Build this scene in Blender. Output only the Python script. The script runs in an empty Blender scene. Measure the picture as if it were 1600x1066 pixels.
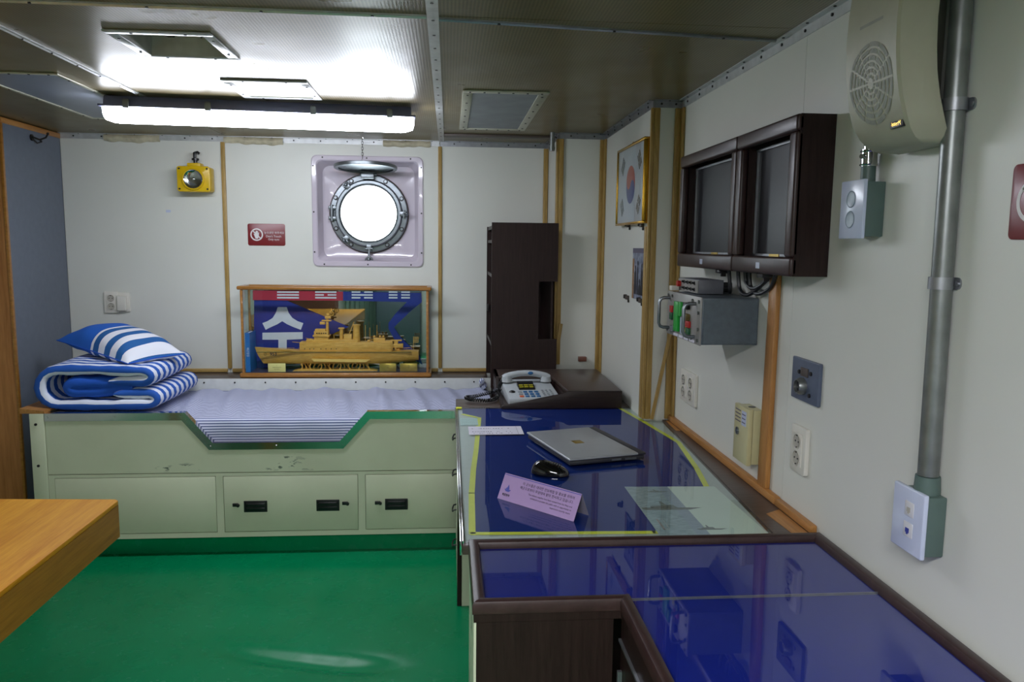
import bpy, bmesh, math, random
from mathutils import Matrix, Vector
random.seed(7)
PI = math.pi
SC = bpy.context.scene
COL = SC.collection

# ------------------------------------------------------------------ camera, world, lights, exposure
F_PX = 1210.0
YAW, PITCH, ROLL = map(math.radians, (4.73, 7.06, 0.645))
CAM = Vector((0, 0, 1.45))
_cy, _sy, _cp, _sp, _cr, _sr = math.cos(YAW), math.sin(YAW), math.cos(PITCH), math.sin(PITCH), math.cos(ROLL), math.sin(ROLL)
FWD = Vector((_sy*_cp, _cy*_cp, -_sp)); _rt = Vector((_cy, -_sy, 0)); _up = _rt.cross(FWD)
RT = _cr*_rt + _sr*_up; UP = -_sr*_rt + _cr*_up
cam_d = bpy.data.cameras.new('camera'); cam = bpy.data.objects.new('camera', cam_d); COL.objects.link(cam)
m = Matrix.Identity(4)
for i in range(3):
    m[i][0] = RT[i]; m[i][1] = UP[i]; m[i][2] = -FWD[i]; m[i][3] = CAM[i]
cam.matrix_world = m
cam_d.sensor_width = 36; cam_d.lens = F_PX/1600*36; cam_d.clip_start = 0.02
SC.camera = cam

def at(px, py, X=None, Y=None, Z=None):
    """point of the photograph (1600x1066) carried on to a real plane of the room"""
    d = (px-800)*RT - (py-533)*UP + F_PX*FWD
    t = (X-CAM.x)/d.x if X is not None else (Y-CAM.y)/d.y if Y is not None else (Z-CAM.z)/d.z
    return CAM + t*d

W = bpy.data.worlds.new('sky'); SC.world = W; W.use_nodes = True
bg = W.node_tree.nodes['Background']; bg.inputs[0].default_value = (0.86, 0.92, 1.0, 1); bg.inputs[1].default_value = 9.0
SC.view_settings.view_transform = 'Standard'; SC.view_settings.look = 'None'
SC.view_settings.gamma = 1; SC.view_settings.use_curve_mapping = False
SC.view_settings.exposure = 0.62
TUBE_NEAR_WINDOW = 25      # emission of the visible fluorescent diffuser
FILL_EMISSION = 46           # emission of the added fill panel, unseen behind the camera

# ------------------------------------------------------------------ room dimensions (metres)
ZC = 2.018; YB = 4.42; XR = 0.915; XL = -2.07
YP = 3.06      # pier face
XA = 0.80      # alcove right wall
Y2 = 4.0; X3 = 0.56
YF = -1.6; XLL = -2.75

# ------------------------------------------------------------------ materials
def lin(c):
    return tuple(((v/255)/12.92 if v/255 <= 0.04045 else ((v/255+0.055)/1.055)**2.4) for v in c)

class MT:
    def __init__(s, name):
        s.m = bpy.data.materials.new(name); s.m.use_nodes = True
        s.nt = s.m.node_tree; s.n = s.nt.nodes; s.l = s.nt.links
        s.b = s.n['Principled BSDF']
    def node(s, t, **k):
        n = s.n.new(t)
        for a, v in k.items():
            if a.startswith('i_'): n.inputs[a[2:].replace('_', ' ')].default_value = v
            else: setattr(n, a, v)
        return n
    def coord(s, kind='Object', scale=(1, 1, 1)):
        t = s.node('ShaderNodeTexCoord'); mp = s.node('ShaderNodeMapping')
        mp.inputs['Scale'].default_value = scale
        s.l.new(t.outputs[kind], mp.inputs[0]); return mp.outputs[0]
    def noise(s, vec, scale, detail=3, rough=0.5):
        n = s.node('ShaderNodeTexNoise'); n.inputs['Scale'].default_value = scale
        n.inputs['Detail'].default_value = detail; n.inputs['Roughness'].default_value = rough
        s.l.new(vec, n.inputs['Vector']); return n.outputs[0]
    def ramp(s, fac, stops, interp='LINEAR'):
        r = s.node('ShaderNodeValToRGB'); e = r.color_ramp.elements; r.color_ramp.interpolation = interp
        while len(e) < len(stops): e.new(0.5)
        for i, (p, c) in enumerate(stops):
            e[i].position = p; e[i].color = (*c, 1) if len(c) == 3 else c
        s.l.new(fac, r.inputs[0]); return r.outputs[0]
    def math(s, op, a, b=None):
        n = s.node('ShaderNodeMath', operation=op)
        for i, v in enumerate((a, b)):
            if v is None: continue
            if isinstance(v, (int, float)): n.inputs[i].default_value = v
            else: s.l.new(v, n.inputs[i])
        return n.outputs[0]
    def mix(s, fac, a, b):
        n = s.node('ShaderNodeMix', data_type='RGBA')
        if isinstance(fac, (int, float)): n.inputs[0].default_value = fac
        else: s.l.new(fac, n.inputs[0])
        for i, v in ((6, a), (7, b)):
            if isinstance(v, tuple): n.inputs[i].default_value = (*v[:3], 1)
            else: s.l.new(v, n.inputs[i])
        return n.outputs[2]
    def sep(s, vec):
        n = s.node('ShaderNodeSeparateXYZ'); s.l.new(vec, n.inputs[0]); return n.outputs
    def bump(s, h, strength, dist=0.01):
        n = s.node('ShaderNodeBump'); n.inputs['Strength'].default_value = strength; n.inputs['Distance'].default_value = dist
        s.l.new(h, n.inputs['Height']); s.l.new(n.outputs[0], s.b.inputs['Normal']); return n
    def set(s, color=None, rough=None, metal=None, coat=None, spec=None):
        for k, v in (('Base Color', color), ('Roughness', rough), ('Metallic', metal), ('Coat Weight', coat), ('Specular IOR Level', spec)):
            if v is None: continue
            if isinstance(v, tuple): s.b.inputs[k].default_value = (*v[:3], 1)
            elif isinstance(v, (int, float)): s.b.inputs[k].default_value = v
            else: s.l.new(v, s.b.inputs[k])
        return s

def plain(name, rgb, rough=0.5, metal=0.0, grain=0.06, gscale=30, coat=None, bump=0.0, spec=None):
    t = MT(name); v = t.coord(); f = t.noise(v, gscale, 3)
    c = lin(rgb); lo = tuple(x*(1-grain) for x in c); hi = tuple(min(1, x*(1+grain)) for x in c)
    t.set(t.ramp(f, [(0.3, lo), (0.7, hi)]), rough, metal, coat, spec)
    if bump: t.bump(f, bump, 0.002)
    return t.m

def wood(name, c1, c2, rough=0.45, scale=(1, 1, 1), s=18, coat=None, bump=0.08, spec=None):
    """grain stretched along the axis whose scale is small"""
    t = MT(name); v = t.coord('Object', scale)
    f = t.noise(v, s, 6, 0.65); g = t.noise(v, s*5, 2, 0.5)
    h = t.math('ADD', t.math('MULTIPLY', f, 0.75), t.math('MULTIPLY', g, 0.25))
    t.set(t.ramp(h, [(0.36, lin(c1)), (0.64, lin(c2))]), rough, 0, coat, spec)
    t.bump(h, bump, 0.001); return t.m

M = {}
def wall_mat():
    t = MT('wall_paint'); v = t.coord()
    big = t.noise(v, 1.7, 4); fine = t.noise(v, 260, 2)
    c = t.ramp(big, [(0.3, lin((212, 213, 204))), (0.7, lin((220, 221, 213)))])
    t.set(c, 0.42); t.bump(fine, 0.10, 0.001); return t.m
M['wall'] = wall_mat()

def ceiling_mat():
    t = MT('ribbed_ceiling_sheet'); v = t.coord(); x, y, z = t.sep(v)
    rib = t.math('SINE', t.math('MULTIPLY', x, 2*PI/0.0092))
    dots = t.math('SINE', t.math('MULTIPLY', y, 2*PI/0.0092))
    r01 = t.math('ADD', t.math('MULTIPLY', rib, 0.32), t.math('ADD', t.math('MULTIPLY', dots, 0.18), 0.5))
    base = t.mix(r01, lin((100, 88, 58)), lin((142, 128, 92)))
    st = t.noise(t.coord('Object', (3.0, 0.9, 1)), 2.2, 4, 0.55)
    base2 = t.mix(t.ramp(st, [(0.38, (0, 0, 0)), (0.62, (1, 1, 1))]), base, t.mix(0.35, base, lin((96, 84, 60))))
    t.set(base2, 0.3, 0.10, None, 0.14)
    big = t.noise(v, 2.2, 2)
    h = t.math('ADD', t.math('MULTIPLY', r01, 0.05), t.math('MULTIPLY', big, 0.08))
    t.bump(h, 0.35, 0.01)
    rr = t.ramp(t.noise(v, 5, 3), [(0.3, (0.27,)*3), (0.7, (0.36,)*3)]); t.l.new(rr, t.b.inputs['Roughness'])
    return t.m
M['ceil'] = ceiling_mat()

def floor_mat():
    t = MT('green_epoxy'); v = t.coord()
    n = t.noise(v, 3, 4); c = t.ramp(n, [(0.3, lin((0, 124, 76))), (0.7, lin((0, 132, 84)))])
    t.set(c, t.ramp(t.noise(v, 14, 4), [(0.3, (0.22,)*3), (0.7, (0.30,)*3)]), 0, None, 0.18)
    return t.m
M['floor'] = floor_mat()

def bedpaint():
    t = MT('bed_cream_green_paint'); v = t.coord()
    n = t.noise(v, 4, 4); c = t.ramp(n, [(0.3, lin((202, 206, 178))), (0.7, lin((211, 215, 188)))])
    # paint chips: stretched blotches, few of them
    ch = t.noise(t.coord('Object', (7, 7, 19)), 1.3, 5, 0.60); reg = t.noise(v, 2.3, 1)
    mk = t.math('MULTIPLY', t.ramp(ch, [(0.575, (0, 0, 0)), (0.585, (1, 1, 1))]), t.ramp(reg, [(0.50, (0, 0, 0)), (0.52, (1, 1, 1))]))
    x, y, z = t.sep(v); up = t.ramp(z, [(0.40, (0.0,)*3), (0.42, (1,)*3)]); lf = t.ramp(t.math('ADD', x, 0.5), [(0.0, (0, 0, 0)), (0.02, (1,)*3), (0.72, (1,)*3), (0.76, (0.0,)*3)])
    mk = t.math('MULTIPLY', mk, t.math('MULTIPLY', up, lf))
    c = t.mix(mk, c, lin((88, 100, 88)))
    yl = t.noise(v, 6, 2); c = t.mix(t.ramp(yl, [(0.7, (0, 0, 0)), (0.85, (0.4,)*3)]), c, lin((190, 180, 130)))
    t.set(c, 0.38); t.bump(t.noise(v, 40, 3), 0.05, 0.002); return t.m
M['bed'] = bedpaint()
M['bedwhite'] = plain('rail_white_paint', (205, 208, 204), 0.4, grain=0.05)
M['batten'] = wood('batten_ochre_wood', (150, 120, 62), (184, 152, 88), 0.45, (6, 6, 0.5))
M['batten_x'] = wood('batten_ochre_wood_horizontal', (150, 120, 62), (184, 152, 88), 0.45, (0.5, 6, 6))
M['batten_or'] = wood('orange_brown_wood', (158, 106, 50), (188, 134, 74), 0.42, (6, 6, 0.5))
M['batten_ory'] = wood('orange_brown_wood_lengthwise', (158, 106, 50), (188, 134, 74), 0.42, (6, 0.5, 6))
M['dark'] = wood('dark_brown_laminate', (34, 21, 20), (48, 33, 30), 0.42, (4, 4, 0.25), 26, None, 0.08, 0.25)
M['darkx'] = wood('dark_brown_laminate_horizontal', (36, 26, 24), (52, 39, 36), 0.4, (0.25, 4, 4), 26, None, 0.08, 0.3)
M['darktop'] = wood('dark_brown_top', (62, 50, 46), (82, 69, 63), 0.32, (0.3, 4, 4), 26)
M['rim'] = wood('dark_rounded_moulding', (46, 29, 28), (60, 41, 39), 0.36, (1, 1, 1), 20, None, 0.08, 0.4)
M['table'] = wood('oak_table', (206, 134, 18), (232, 166, 42), 0.55, (5, 0.35, 5), 9, None, 0.08, 0.2)
M['tabley'] = wood('oak_table_edge', (150, 94, 18), (184, 124, 36), 0.4, (5, 0.35, 5), 9, 0.1)
M['casewood'] = wood('case_varnished_wood', (136, 88, 30), (172, 118, 50), 0.3, (0.5, 5, 5), 14, 0.4)
M['shipwood'] = wood('carved_boxwood', (196, 144, 58), (222, 172, 84), 0.42, (1, 6, 6), 20)
M['shippale'] = plain('pale_boxwood', (232, 190, 104), 0.45)
M['lockwood'] = wood('locker_wood', (150, 96, 46), (182, 124, 68), 0.4, (5, 5, 0.3), 10)
M['grey_panel'] = plain('blue_grey_laminate', (104, 112, 126), 0.45, grain=0.05)
M['alu'] = plain('dull_aluminium', (150, 152, 156), 0.38, 0.8, 0.12, 40)
M['alu_paint'] = plain('painted_metal_strip', (188, 190, 190), 0.35, 0.3, 0.12, 30)
M['chrome'] = plain('polished_steel', (205, 205, 208), 0.12, 1.0, 0.03)
M['steel'] = plain('brushed_steel', (128, 134, 138), 0.36, 0.85, 0.1, 50)
M['galv'] = plain('galvanised_conduit', (132, 136, 134), 0.36, 0.7, 0.16, 22)
M['screw'] = plain('dark_screw', (52, 50, 50), 0.4, 0.7)
M['black'] = plain('black_plastic', (20, 20, 22), 0.35)
M['blackgloss'] = plain('black_gloss_plastic', (14, 14, 16), 0.09, coat=0.6)
M['cable'] = plain('black_cable', (24, 26, 30), 0.4)
M['white'] = plain('white_plastic', (214, 214, 218), 0.3, grain=0.02)
M['cream'] = plain('cream_plastic', (220, 217, 206), 0.35, grain=0.02)
M['creamdk'] = plain('socket_well_plastic', (176, 172, 160), 0.4, grain=0.02)
M['bluewhite'] = plain('cool_white_plastic', (196, 204, 226), 0.22, grain=0.02)
M['wellblue'] = plain('socket_well_blue_grey', (140, 156, 170), 0.3)
M['teal'] = plain('grey_green_box_paint', (84, 104, 98), 0.45)
M['speaker'] = plain('speaker_beige', (168, 166, 144), 0.45, grain=0.03)
M['speaker_shaded'] = plain('speaker_beige_shaded', (128, 128, 112), 0.5, grain=0.04)  # speaker beige darkened: the rear shell's shade is in the colour
M['grille'] = plain('grille_grey', (146, 147, 136), 0.6)
M['gold'] = plain('gold_leaf_frame', (206, 158, 50), 0.24, 0.9, 0.12, 20)
M['brass'] = plain('brass_plate', (190, 160, 80), 0.3, 0.8, 0.2, 20)
M['tray'] = plain('lilac_white_enamel', (206, 196, 208), 0.12, grain=0.02, gscale=6, coat=0.5, bump=0.12)
M['rust'] = plain('rusty_gasket', (74, 58, 46), 0.7, grain=0.3, gscale=60)
M['yellow'] = plain('yellow_lantern_plastic', (214, 176, 10), 0.35, grain=0.04)
M['yellowtape'] = plain('fluorescent_yellow_edge', (222, 228, 60), 0.6, grain=0.04)
M['mat_blue'] = plain('blue_mat', (0, 42, 124), 0.6, grain=0.04, spec=0.1)
M['counter_blue'] = plain('counter_blue_sheet', (22, 38, 134), 0.6, grain=0.04, spec=0.1)
M['underlay'] = plain('pale_green_underlay', (184, 194, 190), 0.5, grain=0.03)
M['rack'] = plain('grey_blue_hammered_metal', (96, 106, 114), 0.42, 0.3, 0.1, 60, bump=0.1)
M['rackfront'] = plain('rack_front_grey', (152, 150, 146), 0.4, 0.3)
M['boxgrey'] = plain('switch_box_grey', (112, 114, 122), 0.45, 0.2)
M['plategrey'] = plain('blue_grey_plate', (88, 98, 118), 0.4)
M['beigebox'] = plain('ivory_painted_box', (196, 190, 146), 0.35, grain=0.03)
M['red'] = plain('red_button', (190, 40, 36), 0.4)
M['green'] = plain('green_strip', (20, 160, 50), 0.4)
M['green_dk'] = plain('dark_green_button', (20, 90, 50), 0.4)
M['yellowb'] = plain('yellow_button', (210, 200, 40), 0.4)
M['brownb'] = plain('olive_knob', (110, 96, 44), 0.5)
M['signred'] = plain('dark_red_sign', (122, 30, 36), 0.3, grain=0.03)
M['signwhite'] = plain('sign_white_print', (226, 222, 222), 0.5, grain=0.01)
M['flagwhite'] = plain('flag_print_paper', (206, 206, 220), 0.35, grain=0.01)
M['flagred'] = plain('flag_red', (196, 60, 40), 0.4, grain=0.02)
M['flagblue'] = plain('flag_blue', (50, 60, 150), 0.4, grain=0.02)
M['ink'] = plain('black_ink', (36, 36, 44), 0.5, grain=0.01)
M['inkgrey'] = plain('grey_ink', (96, 90, 110), 0.5, grain=0.01)
M['card'] = plain('lilac_card', (186, 158, 208), 0.55, grain=0.02)
M['cardback'] = plain('grey_card_back', (128, 124, 138), 0.6, grain=0.02)
M['cardblue'] = plain('card_blue_line', (94, 100, 190), 0.5, grain=0.01)
M['paper'] = plain('white_paper', (214, 212, 224), 0.6, grain=0.02)
M['papergreen'] = plain('pale_blue_paper', (186, 214, 212), 0.6, grain=0.02)
M['pennant'] = plain('royal_blue_cloth', (16, 40, 130), 0.7, grain=0.1, gscale=14)
M['pennred'] = plain('crimson_cloth', (168, 36, 60), 0.7, grain=0.08, gscale=14)
M['clothwhite'] = plain('white_cloth_print', (208, 210, 220), 0.7, grain=0.04)
M['bluebook'] = plain('blue_book_cover', (24, 104, 176), 0.4)
M['darkfloor'] = plain('case_dark_floor', (54, 52, 74), 0.5, grain=0.2, gscale=12)
M['creamcard'] = plain('cream_card', (232, 216, 140), 0.5, grain=0.02)
M['laptop'] = plain('silver_laptop_lid', (172, 176, 180), 0.32, 0.35, 0.02)
M['laptopdk'] = plain('dark_grey_laptop_base', (48, 48, 54), 0.4)
M['phone'] = plain('grey_phone_plastic', (178, 184, 188), 0.38, grain=0.02)
M['phonegrey'] = plain('phone_pale_key', (150, 156, 160), 0.4)
M['phoneblue'] = plain('phone_blue_key', (30, 96, 150), 0.4)
M['orange'] = plain('orange_key', (214, 96, 50), 0.4)
M['foam'] = plain('old_foam_seal', (190, 182, 156), 0.85, grain=0.15, gscale=40, bump=0.4)
M['brownceil'] = plain('brown_grey_slat', (82, 72, 66), 0.5)
M['housing'] = plain('blue_grey_housing', (116, 118, 148), 0.4, grain=0.03)
M['ventgrey'] = plain('grey_vent_cloth', (140, 144, 146), 0.6, grain=0.12, gscale=9)
M['ventwhite'] = plain('ceiling_frame_cream', (190, 188, 168), 0.35, 0.2, 0.06)
M['ventbluegrey'] = plain('blue_grey_hatch', (128, 134, 148), 0.3, 0.3, 0.05)
M['duct'] = plain('dark_duct_metal', (186, 184, 176), 0.4, 0.0, 0.2, 12)
M['brownwood'] = wood('reddish_brown_door', (104, 62, 48), (124, 76, 58), 0.45, (4, 4, 0.3), 12)
M['curtain'] = plain('pale_green_curtain', (128, 150, 138), 0.8, grain=0.1, gscale=20)
M['blanketblue'] = plain('royal_blue_cotton', (20, 84, 190), 0.8, grain=0.06, gscale=20, bump=0.3)

def screen_mat():
    t = MT('matte_dark_screen'); t.set(t.ramp(t.noise(t.coord(), 3, 2), [(0.3, lin((17, 18, 22))), (0.7, lin((20, 21, 26)))]), 0.36, 0, None, 0.3); return t.m
M['screen'] = screen_mat()

def emis(name, rgb, s):
    t = MT(name); v = t.noise(t.coord(), 2, 1)
    t.set(lin(rgb), 0.3); t.b.inputs['Emission Color'].default_value = (*lin(rgb), 1)
    t.b.inputs['Emission Strength'].default_value = s; return t.m
M['tube'] = emis('lit_diffuser', (238, 243, 255), TUBE_NEAR_WINDOW)
M['fill_glow'] = emis('fill_panel_glow', (244, 245, 250), FILL_EMISSION)

def glass_mat(name, tint=(0.95, 0.98, 0.97), rough=0.0, ior=1.5):
    """thin clear pane: transmission straight through plus fresnel reflection"""
    t = MT(name); t.n.remove(t.b)
    tr = t.node('ShaderNodeBsdfTransparent'); tr.inputs[0].default_value = (*tint, 1)
    gl = t.node('ShaderNodeBsdfGlossy'); gl.inputs['Roughness'].default_value = rough
    fr = t.node('ShaderNodeFresnel'); fr.inputs[0].default_value = ior
    mx = t.node('ShaderNodeMixShader'); ge = t.node('ShaderNodeNewGeometry')
    front = t.math('SUBTRACT', 1.0, ge.outputs['Backfacing'])      # one reflection per pane, none inside the glass
    t.l.new(t.math('MULTIPLY', fr.outputs[0], front), mx.inputs[0]); t.l.new(tr.outputs[0], mx.inputs[1]); t.l.new(gl.outputs[0], mx.inputs[2])
    t.l.new(mx.outputs[0], t.n['Material Output'].inputs[0]); return t.m
M['glass'] = glass_mat('clear_pane')
M['deskglass'] = glass_mat('desk_glass', (0.965, 0.99, 0.985), 0.012, 1.7)
M['counterglass'] = glass_mat('counter_glass', (0.97, 0.98, 0.99), 0.015, 1.8)
M['mirror'] = plain('mirror_backing', (168, 172, 172), 0.02, 1.0, 0.01)

def stripes_uv(name, c1, c2, per, duty=0.5, wr=60, extra=None, axis='Y'):
    t = MT(name); uv = t.coord('UV'); x, y, z = t.sep(uv); a = y if axis == 'Y' else x
    fr = t.math('FRACT', t.math('DIVIDE', a, per))
    c = t.ramp(fr, [(0.0, lin(c1)), (duty, lin(c2))], 'CONSTANT')
    if extra:   # plain colour for the first stretch of the other coordinate
        lim, c0 = extra; c = t.mix(t.math('GREATER_THAN', a, lim), lin(c0), c)
    n = t.noise(t.coord(), wr, 3); t.set(c, 0.8); t.bump(n, 0.25, 0.004); return t.m
M['ticking'] = stripes_uv('mattress_ticking', (208, 211, 232), (62, 76, 126), 0.0135, 0.62, 14)
M['quilt'] = stripes_uv('quilt_blue_white_stripe', (28, 86, 178), (222, 226, 240), 0.066, 0.5, 24)
M['pillow'] = stripes_uv('pillow_wide_stripe', (30, 92, 158), (228, 230, 240), 0.165, 0.48, 18, (0.46, (26, 96, 196)))
M['knit'] = stripes_uv('blue_white_edge', (70, 98, 180), (224, 228, 240), 0.02, 0.3, 24)

def picture_sea():
    t = MT('printed_sea_photograph'); v = t.coord(); x, y, z = t.sep(v)
    n = t.noise(t.coord('Object', (30, 90, 1)), 1.2, 5, 0.7)
    sea = t.ramp(n, [(0.3, lin((116, 140, 148))), (0.7, lin((178, 198, 204)))])
    sky = t.ramp(t.noise(v, 3, 2), [(0.3, lin((206, 222, 210))), (0.7, lin((216, 230, 220)))])
    far = lin((150, 164, 184))
    # local x runs from the water (left) through a haze band to the sky (right)
    c = t.mix(t.math('GREATER_THAN', x, 0.128), t.mix(t.math('GREATER_THAN', x, 0.095), sea, t.mix(0.6, sea, far)), sky)
    t.set(c, 0.5); return t.m
M['seapic'] = picture_sea()
M['shippic'] = plain('printed_ship_grey', (116, 126, 124), 0.5, grain=0.25, gscale=80)
def photo_mat():
    t = MT('printed_indoor_photograph'); v = t.coord()
    n = t.noise(v, 34, 4, 0.6)
    t.set(t.ramp(n, [(0.3, lin((60, 66, 92))), (0.5, lin((120, 128, 150))), (0.7, lin((170, 176, 190)))]), 0.35); return t.m
M['photo'] = photo_mat()

# ------------------------------------------------------------------ mesh builder
class MB:
    def __init__(s): s.v = []; s.f = []; s.uv = []; s.mi = []; s.M = Matrix.Identity(4); s.cur = 0
    def add(s, vs, fs, uvs=None):
        o = len(s.v); s.v += [s.M @ Vector(p) for p in vs]
        for k, f in enumerate(fs):
            s.f.append([i+o for i in f]); s.mi.append(s.cur)
            s.uv.append(uvs[k] if uvs else None)
        return s
    def box(s, x0, x1, y0, y1, z0, z1, b=0.0, seg=2):
        if x0 > x1: x0, x1 = x1, x0
        if y0 > y1: y0, y1 = y1, y0
        if z0 > z1: z0, z1 = z1, z0
        vs = [(x, y, z) for x in (x0, x1) for y in (y0, y1) for z in (z0, z1)]
        fs = [(0, 1, 3, 2), (4, 6, 7, 5), (0, 4, 5, 1), (2, 3, 7, 6), (0, 2, 6, 4), (1, 5, 7, 3)]
        if not b: return s.add(vs, fs)
        b = min(b, 0.49*min(x1-x0, y1-y0, z1-z0))
        bm = bmesh.new(); bv = [bm.verts.new(p) for p in vs]
        for f in fs: bm.faces.new([bv[i] for i in f])
        bmesh.ops.bevel(bm, geom=list(bm.edges), offset=b, segments=seg, affect='EDGES', profile=0.5)
        return s.frombm(bm)
    def frombm(s, bm):
        bm.verts.index_update()
        vs = [tuple(v.co) for v in bm.verts]; fs = [[v.index for v in f.verts] for f in bm.faces]; bm.free()
        return s.add(vs, fs)
    def prism(s, pts, axis, a0, a1, b=0.0):
        n = len(pts)
        def P(p, a): return (a, p[0], p[1]) if axis == 'x' else (p[0], a, p[1]) if axis == 'y' else (p[0], p[1], a)
        vs = [P(p, a0) for p in pts] + [P(p, a1) for p in pts]
        fs = [list(range(n))[::-1], list(range(n, 2*n))] + [(i, (i+1) % n, n+(i+1) % n, n+i) for i in range(n)]
        bm = bmesh.new(); bv = [bm.verts.new(p) for p in vs]
        for f in fs: bm.faces.new([bv[i] for i in f])
        bmesh.ops.recalc_face_normals(bm, faces=list(bm.faces))
        if b: bmesh.ops.bevel(bm, geom=list(bm.edges), offset=b, segments=2, affect='EDGES', profile=0.5)
        return s.frombm(bm)
    def frame(s, d):
        d = Vector(d).normalized(); u = d.orthogonal().normalized(); return d, u, d.cross(u)
    def cyl(s, p0, p1, r0, r1=None, n=16, caps=True):
        p0 = Vector(p0); p1 = Vector(p1); r1 = r0 if r1 is None else r1
        d, u, w = s.frame(p1-p0)
        vs = []
        for p, r in ((p0, r0), (p1, r1)):
            vs += [p + r*(math.cos(2*PI*i/n)*u + math.sin(2*PI*i/n)*w) for i in range(n)]
        fs = [(i, (i+1) % n, n+(i+1) % n, n+i) for i in range(n)]
        if caps: fs += [list(range(n))[::-1], list(range(n, 2*n))]
        return s.add(vs, fs)
    def tube(s, path, r, n=8, closed=False, caps=True):
        P = [Vector(p) for p in path]; k = len(P); vs = []; prev = None
        for i, p in enumerate(P):
            a = P[(i-1) % k] if closed or i else P[0]; b = P[(i+1) % k] if closed or i < k-1 else P[-1]
            d = (b-a).normalized()
            if prev is None: u = d.orthogonal().normalized()
            else: u = (prev - d*prev.dot(d)).normalized()
            prev = u; w = d.cross(u); rr = r[i] if isinstance(r, (list, tuple)) else r
            vs += [p + rr*(math.cos(2*PI*j/n)*u + math.sin(2*PI*j/n)*w) for j in range(n)]
        fs = []
        for i in range(k if closed else k-1):
            a = i*n; b = ((i+1) % k)*n
            fs += [(a+j, a+(j+1) % n, b+(j+1) % n, b+j) for j in range(n)]
        if not closed and caps: fs += [list(range(n))[::-1], [(k-1)*n+j for j in range(n)]]
        return s.add(vs, fs)
    def lathe(s, prof, o, d, n=32, close=False):
        d, u, w = s.frame(d); o = Vector(o); vs = []
        for r, h in prof: vs += [o + d*h + r*(math.cos(2*PI*i/n)*u + math.sin(2*PI*i/n)*w) for i in range(n)]
        k = len(prof); fs = []
        for a in range(k if close else k-1):
            b = (a+1) % k
            fs += [(a*n+i, a*n+(i+1) % n, b*n+(i+1) % n, b*n+i) for i in range(n)]
        return s.add(vs, fs)
    def ring(s, c, axis, R, r, n=40, m=10):
        return s.lathe([(R + r*math.cos(2*PI*j/m), r*math.sin(2*PI*j/m)) for j in range(m)], c, axis, n, True)
    def sph(s, c, r, n=16, m=10, sc=(1, 1, 1)):
        c = Vector(c); vs = []
        for j in range(m+1):
            t = PI*j/m
            vs += [(c.x + sc[0]*r*math.sin(t)*math.cos(2*PI*i/n), c.y + sc[1]*r*math.sin(t)*math.sin(2*PI*i/n), c.z + sc[2]*r*math.cos(t)) for i in range(n)]
        fs = [(j*n+i, (j+1)*n+i, (j+1)*n+(i+1) % n, j*n+(i+1) % n) for j in range(m) for i in range(n)]
        return s.add(vs, fs)
    def grid(s, fn, nu, nv, uvf=None, cu=False):
        vs = [fn(i/nu, j/nv) for j in range(nv+1) for i in range(nu if cu else nu+1)]
        w = nu if cu else nu+1; fs = []; uvs = []
        for j in range(nv):
            for i in range(nu):
                i2 = (i+1) % w if cu else i+1
                fs.append((j*w+i, j*w+i2, (j+1)*w+i2, (j+1)*w+i))
                if uvf: uvs.append([uvf(i/nu, j/nv), uvf((i+1)/nu, j/nv), uvf((i+1)/nu, (j+1)/nv), uvf(i/nu, (j+1)/nv)])
        return s.add(vs, fs, uvs if uvf else None)
    def poly(s, pts): return s.add(pts, [list(range(len(pts)))])
    def text(s, body, size, o, right, up, align='CENTER', thick=0.0004, bold=0.0, spacing=1.0):
        cu = bpy.data.curves.new('t', 'FONT'); cu.body = body; cu.size = size; cu.align_x = align; cu.align_y = 'CENTER'
        cu.offset = bold; cu.space_line = spacing; cu.resolution_u = 3
        ob = bpy.data.objects.new('t', cu); COL.objects.link(ob)
        me = bpy.data.meshes.new_from_object(ob.evaluated_get(bpy.context.evaluated_depsgraph_get()))
        r = Vector(right).normalized(); u = Vector(up).normalized(); nn = r.cross(u); o = Vector(o)
        vs = [o + v.co.x*r + v.co.y*u + nn*thick for v in me.vertices]
        s.add(vs, [list(p.vertices) for p in me.polygons])
        bpy.data.objects.remove(ob); bpy.data.curves.remove(cu); bpy.data.meshes.remove(me); return s

def wpos(o):
    v = Vector((0, 0, 0))
    while o is not None: v = v + o.location; o = o.parent
    return v
def part(name, mb, mat, parent=None, local=False, kind=None, label=None, sharp=35, smooth=True, recalc=True):
    """one mesh object; world coordinates unless local"""
    off = Vector((0, 0, 0)) if local or parent is None else wpos(parent)
    me = bpy.data.meshes.new(name)
    me.from_pydata([tuple(v - off) for v in mb.v], [], mb.f)
    for mm in (mat if isinstance(mat, (list, tuple)) else [mat]): me.materials.append(M[mm])
    me.polygons.foreach_set('material_index', mb.mi)
    if any(mb.uv):
        ul = me.uv_layers.new(name='UVMap'); k = 0
        for f, uv in zip(mb.f, mb.uv):
            for q in range(len(f)):
                ul.data[k].uv = uv[q] if uv else (0, 0); k += 1
    me.update()
    if recalc:
        bm = bmesh.new(); bm.from_mesh(me); bmesh.ops.recalc_face_normals(bm, faces=list(bm.faces)); bm.to_mesh(me); bm.free()
    if smooth:
        me.polygons.foreach_set('use_smooth', [True]*len(me.polygons)); me.set_sharp_from_angle(angle=math.radians(sharp))
    o = bpy.data.objects.new(name, me); COL.objects.link(o)
    if parent is not None: o.parent = parent
    if kind: o['kind'] = kind
    if label: o['label'] = label
    return o
def tag(o, label, cat, group=None):
    o['label'] = label; o['category'] = cat
    if group: o['group'] = group
    return o
def thing(name, label, cat, loc=(0, 0, 0), rz=0.0, group=None):
    o = bpy.data.objects.new(name, None); o.empty_display_size = 0.05; COL.objects.link(o)
    o.location = loc; o.rotation_euler = (0, 0, rz); return tag(o, label, cat, group)
def struct(name, mb, mat, **k):
    o = part(name, mb, mat, **k); o['kind'] = 'structure'; return o
_tn = [0]
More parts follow.
